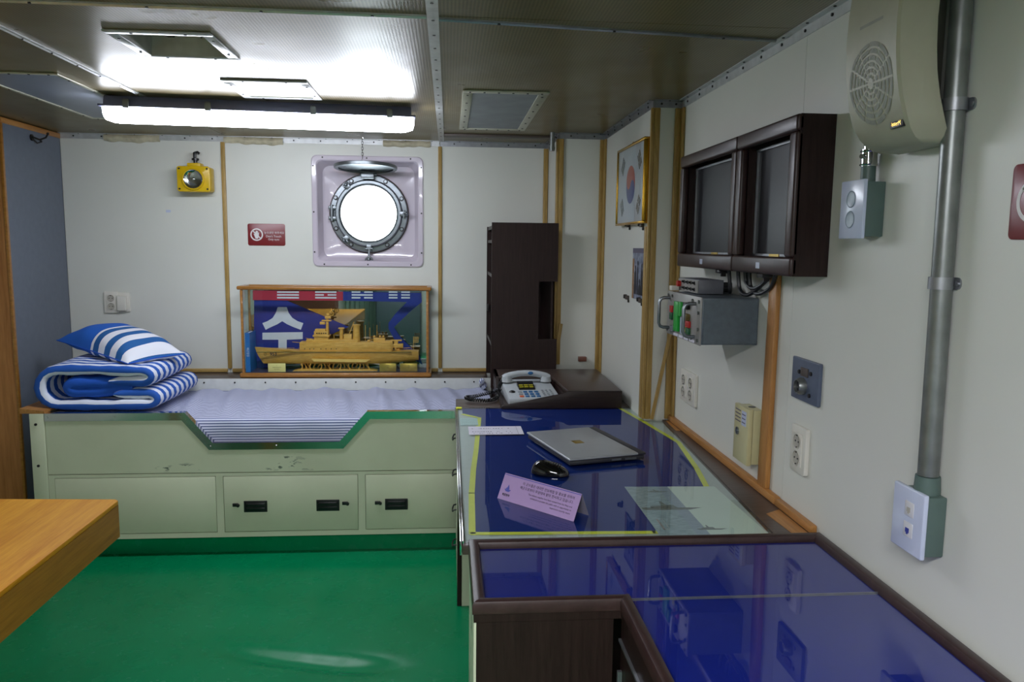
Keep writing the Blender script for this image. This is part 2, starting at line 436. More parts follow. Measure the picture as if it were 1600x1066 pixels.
def trim(mb, mat):
    _tn[0] += 1; return struct('trim_%d' % _tn[0], mb, mat)
def B(*a, **k): return MB().box(*a, **k)
def rrect(x0, x1, z0, z1, r, n=6):
    pts = []
    for cx, cz, a in ((x1-r, z1-r, 0), (x0+r, z1-r, 90), (x0+r, z0+r, 180), (x1-r, z0+r, 270)):
        pts += [(cx+r*math.cos(math.radians(a+90*i/n)), cz+r*math.sin(math.radians(a+90*i/n))) for i in range(n+1)]
    return pts
def slab(mb, x0, x1, y0, y1, z0, z1, holes, axes='xy'):
    """box with rectangular through-holes (u0,u1,v0,v1) cut by gridding"""
    U = sorted({x0, x1} | {h[0] for h in holes} | {h[1] for h in holes}) if axes[0] == 'x' else None
    v0, v1 = (y0, y1) if axes == 'xy' else (z0, z1)
    U = [u for u in U if x0 <= u <= x1]; V = [v for v in sorted({v0, v1} | {h[2] for h in holes} | {h[3] for h in holes}) if v0 <= v <= v1]
    for a, b in zip(U, U[1:]):
        for c, d in zip(V, V[1:]):
            if any(h[0] < (a+b)/2 < h[1] and h[2] < (c+d)/2 < h[3] for h in holes): continue
            if axes == 'xy': mb.box(a, b, c, d, z0, z1)
            else: mb.box(a, b, y0, y1, c, d)
    return mb

# ================================================================== SETTING
# floor with a dented strip in front, shaped to catch the lamp as a highlight
def fl(u, v):
    x = XLL + (1.4-XLL)*u
    y = YF + (2.3-YF)*v/0.2 if v < 0.2 else 2.3 + 0.6*(v-0.2)/0.6 if v < 0.8 else 2.9 + (4.7-2.9)*(v-0.8)/0.2
    d = (y - (2.67 - 0.10*math.sin((x+0.8)*2.2) - (0.10*(x+0.55))))
    w = math.exp(-((x+0.50)/0.30)**4)
    z = -0.026*w*math.exp(-(d/0.050)**2)
    return (x, y, z)
struct('floor', MB().grid(fl, 150, 300), 'floor', sharp=80, recalc=False)

# ceiling: sheets divided by strips, one open vent
VENT = (-0.905, -0.675, 2.29, 2.54); VHOLE = (-0.909, -0.671, 2.286, 2.544)
ceil = struct('ceiling', slab(MB(), XLL, 1.4, YF, 4.75, ZC+0.012, ZC+0.05, [VHOLE]), 'duct')
cols = [(XLL, -1.2), (-1.2, -0.04), (-0.04, XR)]; rows = [(YF, 0.25), (0.25, 2.035), (2.035, YB)]
for a, b in cols:
    for c, d in rows:
        mb = slab(MB(), a+0.0015, b-0.0015, c+0.0015, d-0.0015, ZC, ZC+0.011, [VHOLE] if a < -0.8 < b and c < 2.4 < d else [])
        part('ceiling_panel', mb, 'ceil', ceil)

# back wall
PH = (-0.735, -0.158, 1.338, 1.912)
wb = struct('wall_back', slab(MB(), XLL, 1.4, YB+0.012, YB+0.20, 0, ZC+0.05, [PH], 'xz'), 'duct')
for a, b in ((XL, -1.222), (-1.222, -0.047), (-0.047, X3)):
    part('wall_panel', slab(MB(), a+0.001, b-0.001, YB, YB+0.011, 0.0, ZC, [PH], 'xz'), 'wall', wb)
# right wall and its steps
wr = struct('wall_right', B(XR+0.012, XR+0.1, YF, YP+0.3, 0, ZC+0.05), 'wall')
for a, b in ((YF, 0.55), (0.55, 1.995), (1.995, YP)):
    part('wall_panel', B(XR, XR+0.011, a+0.0008, b-0.0008, 0, ZC), 'wall', wr)
struct('wall_pier', B(XA, XR+0.1, YP, Y2+0.3, 0, ZC), 'wall')
struct('wall_alcove', B(X3, XA+0.1, Y2, YB+0.2, 0, ZC), 'wall')
struct('wall_left', B(XLL-0.05, XLL, YF, 4.7, 0, ZC+0.05), 'wall')
wf = struct('wall_front', B(XLL, XR, YF-0.06, YF, 0, ZC+0.05), 'wall')
# what the mirror of the display case shows of the far end: door, curtain, dark locker
d1 = struct('door_1', B(-2.35, -1.45, YF+0.002, YF+0.045, 0.02, 1.9, b=0.004), 'brownwood')
part('door_handle', MB().cyl((-1.53, YF+0.045, 1.0), (-1.53, YF+0.10, 1.0), 0.011).cyl((-1.53, YF+0.095, 1.0), (-1.64, YF+0.095, 1.0), 0.009), 'chrome', d1)

# metal angle trims under the ceiling, wooden battens
def angle(p0, p1, nrm, mat='alu', w=0.028, c=0.022):
    """L-angle along p0-p1; nrm points from the wall into the room"""
    p0 = Vector(p0); p1 = Vector(p1); n = Vector(nrm); L = (p1-p0).length; d = (p1-p0).normalized()
    mb = MB()
    def bx(a, b, n0, n1, z0, z1):
        vs = []
        for t in (a, b):
            for k in (n0, n1):
                for z in (z0, z1): vs.append(p0 + d*t + n*k + Vector((0, 0, z)))
        mb.add(vs, [(0, 1, 3, 2), (4, 6, 7, 5), (0, 4, 5, 1), (2, 3, 7, 6), (0, 2, 6, 4), (1, 5, 7, 3)])
    bx(0, L, 0, 0.003, -w, 0); bx(0, L, 0.003, c, -0.003, 0)
    o = trim(mb, mat)
    sc = MB(); k = max(2, int(L/0.14))
    for i in range(k):
        t = (i+0.5)/k*L; q = p0 + d*t
        sc.cyl(q + n*0.003 + Vector((0, 0, -w/2)), q + n*0.006 + Vector((0, 0, -w/2)), 0.0042, n=8)
        q = q + d*0.03
        sc.cyl(q + n*c*0.6 + Vector((0, 0, -0.003)), q + n*c*0.6 + Vector((0, 0, -0.005)), 0.0038, n=8)
    part('screws', sc, 'screw', o, kind='stuff'); return o
angle((XL, YB, ZC), (-0.05, YB, ZC), (0, -1, 0), 'alu_paint'); angle((-0.045, YB, ZC), (X3, YB, ZC), (0, -1, 0))
angle((X3, YB, ZC), (X3, Y2, ZC), (-1, 0, 0)); angle((X3, Y2, ZC), (XA, Y2, ZC), (0, -1, 0))
angle((XA, Y2, ZC), (XA, YP, ZC), (-1, 0, 0)); angle((XA, YP, ZC), (XR, YP, ZC), (0, -1, 0))
angle((XR, YP, ZC), (XR, YF, ZC), (-1, 0, 0), 'alu_paint')
def strip(p0, p1, w, mat='alu_paint', step=0.16, th=0.004, ridge=True):
    p0 = Vector(p0); p1 = Vector(p1); L = (p1-p0).length; d = (p1-p0).normalized(); s = Vector((d.y, -d.x, 0))
    mb = MB()
    prof = [(-w/2, 0), (-w/2, -th), (-w/6, -th), (0, -th*(2 if ridge else 1)), (w/6, -th), (w/2, -th), (w/2, 0)]
    vs = [p0 + s*a + Vector((0, 0, h)) for a, h in prof] + [p1 + s*a + Vector((0, 0, h)) for a, h in prof]; n = len(prof)
    mb.add(vs, [(i, (i+1) % n, n+(i+1) % n, n+i) for i in range(n)] + [list(range(n)), list(range(n, 2*n))])
    o = trim(mb, mat); sc = MB(); k = max(2, int(L/step))
    for i in range(k):
        q = p0 + d*(i+0.5)/k*L; sc.cyl(q + Vector((0, 0, -th-0.001)), q + Vector((0, 0, -th-0.004 if ridge else -th-0.002)), 0.0042, n=8)
    part('screws', sc, 'screw', o, kind='stuff')
strip((-0.04, 0, ZC), (-0.04, YB-0.02, ZC), 0.030, 'alu_paint', 0.14, ridge=False)
strip((-1.2, 0, ZC), (-1.2, 3.28, ZC), 0.020, 'alu_paint')
strip((XLL, 2.0, ZC), (-0.055, 2.035, ZC), 0.016, 'alu_paint', 0.25)
strip((-0.025, 2.052, ZC), (XR-0.02, 2.145, ZC), 0.014, 'alu', 0.25)
# brown slat next to the back wall
trim(B(-0.025, 0.555, 4.10, 4.17, ZC-0.012, ZC-0.001, b=0.002), 'brownceil')
# crumbling foam seal along the back ceiling joint
def foam(x0, x1, sag):
    mb = MB(); n = 24
    def fn(u, v):
        x = x0+(x1-x0)*u; a = PI*v; jag = 0.6+0.4*math.sin(x*31)*math.sin(x*13+1)
        return (x, YB-0.004-0.026*math.sin(a)*jag, ZC-0.002-(0.030+sag*jag)*v - 0.002*math.sin(x*90))
    mb.grid(fn, n, 6); mb.grid(lambda u, v: (x0+(x1-x0)*u, YB-0.001, ZC-0.002-0.03*v), n, 2)
    trim(mb, 'foam')
foam(-1.84, -1.55, 0.014); foam(-1.215, -0.90, 0.012); foam(-0.36, -0.10, 0.006)

def batten(x0, x1, y0, y1, z0, z1, mat='batten', b=0.003): return trim(B(x0, x1, y0, y1, z0, z1, b=b), mat)
zt = ZC-0.03
batten(-1.233, -1.211, YB-0.012, YB-0.0005, 0.745, zt); batten(-0.058, -0.037, YB-0.012, YB-0.0005, 0.745, zt)
batten(X3-0.028, X3-0.002, YB-0.014, YB-0.0005, 0.745, zt)
batten(X3-0.012, X3-0.0005, Y2-0.012, Y2+0.03, 0.83, zt); batten(X3, X3+0.024, Y2-0.012, Y2-0.0005, 0.83, zt)
batten(XA-0.030, XA-0.001, Y2-0.012, Y2-0.0005, 0.75, zt); batten(XA-0.012, XA-0.0005, Y2-0.04, Y2-0.013, 0.75, zt)
batten(XA-0.012, XA-0.0005, YP-0.012, YP+0.006, 0.75, zt); batten(XA, XA+0.024, YP-0.012, YP-0.0005, 0.75, zt)
batten(XA-0.014, XA-0.0005, YP+0.008, YP+0.040, 0.75, 1.53)
batten(XR-0.032, XR-0.001, YP-0.012, YP-0.0005, 0.75, zt); batten(XR-0.011, XR-0.0005, YP-0.042, YP-0.013, 0.75, zt)
batten(XL+0.01, -1.235, YB-0.012, YB-0.0005, 0.724, 0.744, 'batten_x'); batten(-1.209, -0.06, YB-0.012, YB-0.0005, 0.724, 0.744, 'batten_x')
batten(-0.035, 0.222, YB-0.012, YB-0.0005, 0.724, 0.744, 'batten_x')
batten(XR-0.020, XR-0.0005, 2.0, YP-0.013, 0.7465, 0.768, 'batten_ory'); batten(XR-0.020, XR-0.0005, 1.785, 1.997, 0.7465, 0.766, 'batten_ory')
# broken length of batten by the bookcase foot
mb = MB(); mb.M = Matrix.Translation((0.548, 3.975, 0.83)) @ Matrix.Rotation(math.radians(8), 4, 'Y'); mb.box(-0.004, 0.014, -0.006, 0.006, 0, 0.22)
trim(mb, 'batten')
# wider orange-brown cover strip on the right wall
mb = MB(); mb.prism([(2.073, 0.768), (2.131, 0.768), (2.116, 1.38), (2.068, 1.38)], 'x', XR-0.016, XR-0.0005, b=0.003)
trim(mb, 'batten_or')
# loose thin stick leaning in the pier corner
a = Vector((0.893, 3.035, 1.125)); b_ = Vector((0.824, 3.030, 0.7535)); mb = MB()
d = (b_-a).normalized(); s = Vector((d.z, 0, -d.x))
vs = [p + s*u + Vector((0, w, 0)) for p in (a, b_) for u in (-0.0065, 0.0065) for w in (-0.004, 0.004)]
mb.add(vs, [(0, 1, 3, 2), (4, 6, 7, 5), (0, 4, 5, 1), (2, 3, 7, 6), (0, 2, 6, 4), (1, 5, 7, 3)])
tag(part('wooden_stick', mb, 'batten'), 'thin yellow wooden stick leaning across the white pier under the grey equipment rack', 'stick')

# ------------------------------------------------------------------ window_1: porthole
w1 = bpy.data.objects.new('window_1', None); COL.objects.link(w1); w1.location = (-0.446, YB, 1.617); w1['kind'] = 'structure'
PX, PZ = -0.446, 1.617
def circ(r, n=28, a0=0.0): return [(PX+r*math.cos(2*PI*i/n+a0), PZ+r*math.sin(2*PI*i/n+a0)) for i in range(n)]
def loftrings(mb, rings):
    n = len(rings[0][0]); vs = []
    for pts, y in rings: vs += [(p[0], y, p[1]) for p in pts]
    fs = []
    for k in range(len(rings)-1): fs += [(k*n+i, k*n+(i+1) % n, (k+1)*n+(i+1) % n, (k+1)*n+i) for i in range(n)]
    return mb.add(vs, fs)
def cring(r, base):   # circle points matched by angle to the rounded rectangle points
    out = []
    for x, z in base:
        a = math.atan2(z-PZ, x-PX); out.append((PX+r*math.cos(a), PZ+r*math.sin(a)))
    return out
q0 = rrect(-0.752, -0.141, 1.321, 1.929, 0.03, 8)
q1 = rrect(-0.728, -0.165, 1.345, 1.905, 0.028, 8); q2 = rrect(-0.722, -0.171, 1.351, 1.899, 0.028, 8); q3 = rrect(-0.702, -0.191, 1.371, 1.879, 0.045, 8)
q4 = rrect(-0.685, -0.208, 1.388, 1.862, 0.05, 8)
mb = MB(); loftrings(mb, [(q0, YB-0.001), (q0, YB-0.008), (rrect(-0.748, -0.145, 1.325, 1.925, 0.03, 8), YB-0.011), (q1, YB-0.011), (q2, YB-0.006), (q3, YB+0.058), (q4, YB+0.066), (cring(0.20, q4), YB+0.066), (cring(0.196, q4), YB+0.066)])
part('surround_tray', mb, 'tray', w1, sharp=24)
sc = MB()
for x, z in ((-0.69, 1.917), (-0.45, 1.917), (-0.21, 1.917), (-0.69, 1.333), (-0.45, 1.333), (-0.21, 1.333), (-0.742, 1.87), (-0.742, 1.62), (-0.742, 1.40), (-0.151, 1.87), (-0.151, 1.62), (-0.151, 1.40)):
    sc.cyl((x, YB-0.011, z), (x, YB-0.0135, z), 0.0045, n=8)
part('screws', sc, 'screw', w1, kind='stuff')
part('gasket', MB().lathe([(0.190, 0), (0.222, 0), (0.222, 0.008), (0.190, 0.008)], (PX, YB+0.064, PZ), (0, -1, 0), 48, True), 'rust', w1)
part('frame_ring', MB().lathe([(0.163, -0.14), (0.217, -0.14), (0.217, 0.010), (0.212, 0.016), (0.188, 0.018), (0.184, 0.012), (0.163, 0.012)], (PX, YB+0.056, PZ), (0, -1, 0), 64, True), 'steel', w1)
part('sash_ring', MB().lathe([(0.155, 0), (0.186, 0), (0.186, 0.020), (0.179, 0.027), (0.166, 0.027), (0.160, 0.019), (0.155, 0.016)], (PX, YB+0.044, PZ), (0, -1, 0), 64, True), 'steel', w1)
part('glass_gasket', MB().ring((PX, YB+0.026, PZ), (0, 1, 0), 0.158, 0.003, 56, 6), 'black', w1)
part('pane', MB().cyl((PX, YB+0.030, PZ), (PX, YB+0.036, PZ), 0.158, n=56), 'glass', w1)
for ang in (62, 118, 25, 155, 205, 240, 300, 335):
    a = math.radians(ang); x, z = PX+0.201*math.cos(a), PZ+0.201*math.sin(a)
    bo = part('bolt', MB().cyl((x, YB+0.040, z), (x, YB+0.035, z), 0.013, n=16), 'screw', w1); part('nut', MB().cyl((x, YB+0.036, z), (x, YB+0.026, z), 0.0078, n=6), 'steel', bo)
# hinge on the left, dogs (clamps) right, lower-left, bottom
part('hinge', MB().box(PX-0.222, PX-0.178, YB+0.022, YB+0.042, PZ+0.018, PZ+0.040, b=0.004).box(PX-0.222, PX-0.178, YB+0.022, YB+0.042, PZ-0.040, PZ-0.018, b=0.004).cyl((PX-0.204, YB+0.028, PZ-0.045), (PX-0.204, YB+0.028, PZ+0.045), 0.0095), 'steel', w1)
def dog(ang, L=0.05, loop=True):
    a = math.radians(ang); mb = MB(); mb.M = Matrix.Translation((PX, YB+0.02, PZ)) @ Matrix.Rotation(-a, 4, 'Y')
    mb.box(0.172, 0.214, -0.006, 0.012, -0.015, 0.015, b=0.004)
    mb.cyl((0.196, 0, -0.021), (0.196, 0, 0.021), 0.0075, n=12); mb.cyl((0.196, -0.002, 0), (0.20+L, -0.012, 0), 0.0062, n=10)
    mb.sph((0.20+L, -0.012, 0), 0.011, 12, 8)
    if loop: mb.ring((0.208+L, -0.012, 0), (0, 1, 0), 0.020, 0.0042, 20, 6)
    part('clamp_dog', mb, 'steel', w1)
dog(270, 0.055); dog(0, 0.012, False); dog(228, 0.004, False); dog(128, -0.002, False)
# hinged deadlight cover held up by a chain, seen almost edge on
cv = MB(); cv.M = Matrix.Translation((PX+0.002, YB+0.025, 1.842)) @ Matrix.Rotation(math.radians(-3.5), 4, 'X')
cv.lathe([(0.0, 0.008), (0.144, 0.008), (0.146, 0.0), (0.166, 0.0), (0.168, 0.002), (0.168, 0.016), (0.165, 0.018), (0.05, 0.018), (0.0, 0.018)], (0, -0.150, -0.004), (0, 0, 1), 56)
part('deadlight_cover', cv, 'steel', w1, sharp=18)
part('deadlight_hinge', MB().box(PX-0.035, PX+0.037, YB-0.03, YB+0.045, 1.805, 1.836, b=0.005).cyl((PX-0.045, YB+0.02, 1.832), (PX+0.047, YB+0.02, 1.832), 0.009), 'steel', w1)
part('deadlight_lug', MB().box(PX-0.052, PX-0.018, YB-0.125, YB-0.095, 1.863, 1.884, b=0.004).box(PX+0.000, PX+0.034, YB-0.125, YB-0.095, 1.863, 1.884, b=0.004).box(PX-0.055, PX+0.037, YB-0.128, YB-0.092, 1.857, 1.868, b=0.003), 'steel', w1)
ch = MB(); zc = 2.00
cx, cyy = -0.462, YB-0.11
i = 0
while zc > 1.91:
    pts = []
    for k in range(12):
        t = 2*PI*k/12; u = 0.0050*math.cos(t); h = 0.0095*math.sin(t)
        pts.append((cx+u, cyy, zc+h) if i % 2 else (cx, cyy+u, zc+h))
    ch.tube(pts, 0.0014, 5, closed=True); zc -= 0.0145; i += 1
ch.tube([(cx, cyy, 1.905), (cx-0.006, cyy, 1.897), (cx+0.006, cyy, 1.890), (cx, cyy, 1.878), (cx, cyy, 1.866)], 0.0016, 5)
ch.tube([(cx, cyy, ZC-0.001), (cx+0.006, cyy, ZC-0.008), (cx, cyy, ZC-0.014)], 0.002, 5)
part('chain', ch, 'chrome', w1)
# short plate where the chain hooks

# ------------------------------------------------------------------ locker at the left
lk = thing('locker', 'tall locker with blue-grey side and brown wood front beside the bed head', 'locker', (-2.3, 4.14, 0))
part('side_panel', B(XL-0.02, XL, 3.88, YB-0.002, 0.0, ZC-0.03), 'grey_panel', lk)
part('front_panel', B(XLL+0.003, XL-0.012, 3.865, 3.883, 0.0, ZC-0.03), 'lockwood', lk, label='brown wood grain front')
part('edge_strip', B(XL-0.011, XL+0.001, 3.862, 3.880, 0.0, ZC-0.03, b=0.001), 'casewood', lk)
part('top_strip', B(XL-0.012, XL+0.006, 3.862, YB-0.004, ZC-0.030, ZC-0.004, b=0.002), 'batten_ory', lk)
hk = MB(); hy, hz = 4.13, 1.955
hk.cyl((XL, hy, hz), (XL+0.006, hy, hz), 0.016); hk.tube([(XL+0.005, hy, hz+0.004), (XL+0.03, hy+0.02, hz-0.008), (XL+0.05, hy+0.04, hz+0.005), (XL+0.056, hy+0.05, hz+0.024)], 0.0045, 8)
hk.tube([(XL+0.005, hy, hz-0.006), (XL+0.022, hy+0.01, hz-0.026), (XL+0.036, hy+0.02, hz-0.018)], 0.004, 8); hk.sph((XL+0.056, hy+0.05, hz+0.027), 0.0065); hk.sph((XL+0.036, hy+0.02, hz-0.016), 0.006)
tag(part('coat_hook', hk, 'screw'), 'small metal double coat hook high on the blue-grey locker side', 'hook')

# ------------------------------------------------------------------ ceiling fixtures
pL = Vector((-1.355, 3.27, 0)); pR = Vector((-0.145, 3.36, 0))
def tube_light(name, label, p0, p1, mat, ztop=ZC-0.002):
    c = (p0+p1)/2; L = (p1-p0).length; ang = math.atan2(p1.y-p0.y, p1.x-p0.x)
    r = thing(name, label, 'ceiling light', (c.x, c.y, ztop), ang)
    h = L/2
    def sect(x, w0, z0): return x
    mb = MB(); mb.prism([(-0.045, -0.004), (0.045, -0.004), (0.058, -0.040), (-0.058, -0.040)], 'x', -h+0.012, h-0.012, b=0.004); part('housing', mb, 'housing', r, local=True)
    part('rim', MB().box(-h-0.004, h+0.004, -0.068, 0.068, -0.048, -0.040, b=0.002), 'housing', r, local=True)
    mb = MB(); n = 10
    def ringx(x, s):
        pts = []
        for i in range(n+1):
            a = PI + PI*i/n; pts.append((x, 0.058*s*math.cos(a), -0.047 + 0.056*s*math.copysign(abs(math.sin(a))**0.7, math.sin(a))))
        return pts
    st = [(-h+0.001, 0.55), (-h+0.006, 0.8), (-h+0.035, 0.97), (-h+0.05, 1.0), (h-0.05, 1.0), (h-0.035, 0.97), (h-0.006, 0.8), (h-0.001, 0.55)]
    vs = []
    for x, s in st: vs += ringx(x, s)
    w = n+1; fs = [(j*w+i, j*w+i+1, (j+1)*w+i+1, (j+1)*w+i) for j in range(len(st)-1) for i in range(n)]
    fs += [list(range(w)), list(range((len(st)-1)*w, len(st)*w))]
    mb.add(vs, fs); part('diffuser', mb, mat, r, local=True)
    for x in (-h+0.10, -h/3, h/3, h-0.10):
        for sy in (-1, 1):
            part('clip', MB().box(x-0.012, x+0.012, sy*0.066, sy*0.073, -0.054, -0.022, b=0.002).box(x-0.009, x+0.009, sy*0.048, sy*0.070, -0.026, -0.018, b=0.002), 'steel', r, local=True)
    return r
tube_light('fluorescent_light', 'long lit fluorescent ceiling light with blue-grey housing', pL, pR, 'tube')
rl = thing('fill_panel', 'flat rectangular fill panel added on the ceiling behind the camera, out of view', 'ceiling light', (-0.45, -0.40, ZC))  # added glowing panel, out of view, to fill the room with light
part('frame', MB().box(-1.07, 0.17, -0.57, -0.55, ZC-0.014, ZC-0.001).box(-1.07, 0.17, -0.25, -0.23, ZC-0.014, ZC-0.001).box(-1.07, -1.05, -0.55, -0.25, ZC-0.014, ZC-0.001).box(0.15, 0.17, -0.55, -0.25, ZC-0.014, ZC-0.001), 'white', rl)
part('diffuser', B(-1.05, 0.15, -0.55, -0.25, ZC-0.008, ZC-0.001), 'fill_glow', rl)

def hatch(name, label, x0, x1, y0, y1, w, fmat, pmat, zr=0.0, n=5, t=0.006):
    r = thing(name, label, 'ceiling hatch', ((x0+x1)/2, (y0+y1)/2, ZC))
    z = ZC-t
    for a, b, c, d in ((x0, x1, y0, y0+w), (x0, x1, y1-w, y1), (x0, x0+w, y0+w, y1-w), (x1-w, x1, y0+w, y1-w)):
        part('frame_strip', B(a, b, c, d, z, ZC-0.0005, b=0.0015), fmat, r)
    if pmat: part('cover_panel', B(x0+w, x1-w, y0+w, y1-w, ZC-0.003, ZC-0.0005), pmat, r)
    sc = MB()
    for i in range(n):
        f = (i+0.5)/n
        for y in (y0+w/2, y1-w/2): sc.cyl((x0+(x1-x0)*f, y, z), (x0+(x1-x0)*f, y, z-0.002), 0.0042, n=8)
        for x in (x0+w/2, x1-w/2): sc.cyl((x, y0+(y1-y0)*f, z), (x, y0+(y1-y0)*f, z-0.002), 0.0042, n=8)
    part('screws', sc, 'screw', r, kind='stuff'); return r
v1 = hatch('ceiling_vent', 'open square ceiling vent with riveted metal frame, dark duct inside', -0.935, -0.648, 2.26, 2.57, 0.030, 'alu_paint', None, n=2)
V = VENT; dz = ZC+0.085
mb = MB(); mb.box(V[0]-0.003, V[0], V[2], V[3], ZC-0.002, dz).box(V[1], V[1]+0.003, V[2], V[3], ZC-0.002, dz).box(V[0], V[1], V[2]-0.003, V[2], ZC-0.002, dz).box(V[0], V[1], V[3], V[3]+0.003, ZC-0.002, dz).box(V[0]-0.003, V[1]+0.003, V[2]-0.003, V[3]+0.003, dz, dz+0.003)
part('duct', mb, 'duct', v1)
mb = MB().box(V[0]+0.05, V[0]+0.07, V[2], V[3], ZC+0.05, ZC+0.06).box(V[0], V[1], V[2]+0.12, V[2]+0.13, ZC+0.06, ZC+0.07); mb.tube([(-0.72, 2.44, ZC+0.10), (-0.72, 2.46, ZC+0.06), (-0.73, 2.45, ZC+0.03)], 0.003, 6)
part('inner_bracket', mb, 'screw', v1)
hatch('ceiling_hatch', 'pale square ceiling hatch partly behind the lit fluorescent light', -0.800, -0.500, 2.88, 3.22, 0.030, 'alu_paint', 'ventwhite', n=2)
hatch('ceiling_hatch', 'ceiling hatch with grey panel and cream studded frame near the alcove', 0.052, 0.375, 2.95, 3.92, 0.038, 'ventwhite', 'ventgrey', n=6)
hatch('ceiling_hatch', 'large blue-grey ceiling hatch above the locker side', -1.66, -1.335, 2.86, 3.86, 0.016, 'ventwhite', 'ventbluegrey', n=5)

# ------------------------------------------------------------------ BED
YBF = 3.555
bed = thing('bunk_bed', 'cream-green steel bunk with lockers below and chrome-edged cut-out', 'bed', (-0.85, 3.95, 0))
BX0, BX1 = -1.866, 0.235
prof = [(-1.80, 0.394+0.004), (BX1, 0.398), (BX1, 0.672), (-0.372, 0.672), (-0.500, 0.530), (-1.075, 0.530), (-1.195, 0.672), (-1.80, 0.672)]
part('front_panel', MB().prism(prof, 'y', YBF, YBF+0.02), 'bed', bed, smooth=False)
part('head_post', B(BX0, -1.803, YBF-0.004, YBF+0.05, 0.09, 0.678, b=0.003), 'bed', bed)
part('lower_frame', MB().box(-1.801, BX1, YBF, YBF+0.018, 0.380, 0.3945).box(-1.801, BX1, YBF, YBF+0.018, 0.088, 0.112)
     .box(-1.801, -1.775, YBF, YBF+0.018, 0.112, 0.380).box(-1.066, -1.034, YBF, YBF+0.018, 0.112, 0.380).box(-0.420, -0.387, YBF, YBF+0.018, 0.112, 0.380).box(0.20, BX1, YBF, YBF+0.018, 0.112, 0.380), 'bed', bed, smooth=False)
part('carcass', MB().box(BX0+0.01, BX1, YBF+0.03, 4.20, 0.088, 0.40).box(BX0+0.005, BX0+0.025, YBF+0.03, 4.2, 0.40, 0.67), 'bed', bed, smooth=False)
part('toe_kick', B(BX0+0.02, BX1, 3.597, 3.62, 0.0, 0.088), 'floor', bed, label='green painted toe board')
part('head_cap', MB().prism([(-1.905, 0.679), (-1.865, 0.679), (-1.80, 0.679), (-1.80, 0.690), (-1.905, 0.702)], 'y', YBF-0.002, YBF+0.30), 'batten_ory', bed, label='orange wood cap')
for i, (x0, x1) in enumerate(((-1.774, -1.068), (-1.032, -0.422), (-0.385, 0.198))):
    dr = part('locker_door', B(x0, x1, YBF-0.001, YBF+0.016, 0.1145, 0.3775, b=0.0015), 'bed', bed)
    hs = [(-0.890, -0.841-0.0), (-0.56, 0)] if i == 1 else [(-0.243, 0)] if i == 2 else []
    for hx, _ in hs:
        zc0 = 0.234
        part('recessed_handle', MB().box(hx-0.053, hx+0.053, YBF-0.004, YBF-0.001, zc0-0.027, zc0+0.027, b=0.001).box(hx-0.042, hx+0.042, YBF-0.009, YBF-0.003, zc0+0.004, zc0+0.016, b=0.003).box(hx-0.042, hx+0.042, YBF-0.007, YBF-0.003, zc0-0.012, zc0-0.006, b=0.002).box(hx-0.049, hx-0.045, YBF-0.007, YBF-0.003, zc0-0.023, zc0+0.023).box(hx+0.045, hx+0.049, YBF-0.007, YBF-0.003, zc0-0.023, zc0+0.023), 'black', dr)
    for lx in ((-0.977, -0.478) if i == 1 else (-0.327,) if i == 2 else ()):
        part('latch', MB().box(lx-0.016, lx+0.010, YBF-0.010, YBF-0.001, 0.236, 0.251, b=0.002).cyl((lx+0.010, YBF-0.006, 0.242), (lx+0.010, YBF-0.016, 0.242), 0.007, n=12), 'black', dr)
# chrome trim wrapped along the top edge: a vertical band and a lip
tp = [(-1.800, 0.6790), (-1.192, 0.6790), (-1.072, 0.5375), (-0.503, 0.5375), (-0.376, 0.6790), (BX1, 0.6790)]
bt = [(-1.800, 0.644), (-1.207, 0.644), (-1.090, 0.505), (-0.485, 0.505), (-0.362, 0.644), (BX1, 0.644)]
mb = MB()
for k in range(5):
    mb.add([(tp[k][0], YBF-0.004, tp[k][1]), (tp[k+1][0], YBF-0.004, tp[k+1][1]), (bt[k+1][0], YBF-0.004, bt[k+1][1]), (bt[k][0], YBF-0.004, bt[k][1]),
            (tp[k][0], YBF-0.0005, tp[k][1]), (tp[k+1][0], YBF-0.0005, tp[k+1][1]), (bt[k+1][0], YBF-0.0005, bt[k+1][1]), (bt[k][0], YBF-0.0005, bt[k][1])],
           [(0, 1, 2, 3), (7, 6, 5, 4), (0, 4, 5, 1), (3, 2, 6, 7)])
    mb.add([(tp[k][0], YBF-0.004, tp[k][1]+0.0002), (tp[k+1][0], YBF-0.004, tp[k+1][1]+0.0002), (tp[k+1][0], YBF+0.030, tp[k+1][1]+0.0002), (tp[k][0], YBF+0.030, tp[k][1]+0.0002),
            (tp[k][0], YBF-0.002, tp[k][1]-0.003), (tp[k+1][0], YBF-0.002, tp[k+1][1]-0.003), (tp[k+1][0], YBF+0.030, tp[k+1][1]-0.003), (tp[k][0], YBF+0.030, tp[k][1]-0.003)],
           [(0, 1, 2, 3), (7, 6, 5, 4), (3, 2, 6, 7)])
part('chrome_edge', mb, 'chrome', bed, smooth=False, recalc=False, label='polished metal edging')
sc = MB()
for x, z in ((-1.79, 0.660), (-1.5, 0.660), (-1.215, 0.660), (-1.085, 0.520), (-0.79, 0.520), (-0.49, 0.520), (-0.345, 0.660), (-0.12, 0.660)): sc.cyl((x, YBF-0.004, z), (x, YBF-0.006, z), 0.005, n=10)
part('edge_screws', sc, 'chrome', bed, kind='stuff')
sc = MB()
for z in (0.63, 0.44, 0.2): sc.cyl((-1.838, YBF-0.004, z), (-1.838, YBF-0.008, z), 0.006, n=10)
part('post_bolts', sc, 'screw', bed, kind='stuff')
part('rear_rail', MB().box(BX0+0.01, BX1, 4.195, 4.212, 0.60, 0.722, b=0.002), 'bedwhite', bed)
sc = MB()
for i in range(10): sc.cyl((-1.30+0.16*i, 4.195, 0.703), (-1.30+0.16*i, 4.192, 0.703), 0.0045, n=8)
part('rail_screws', sc, 'screw', bed, kind='stuff')
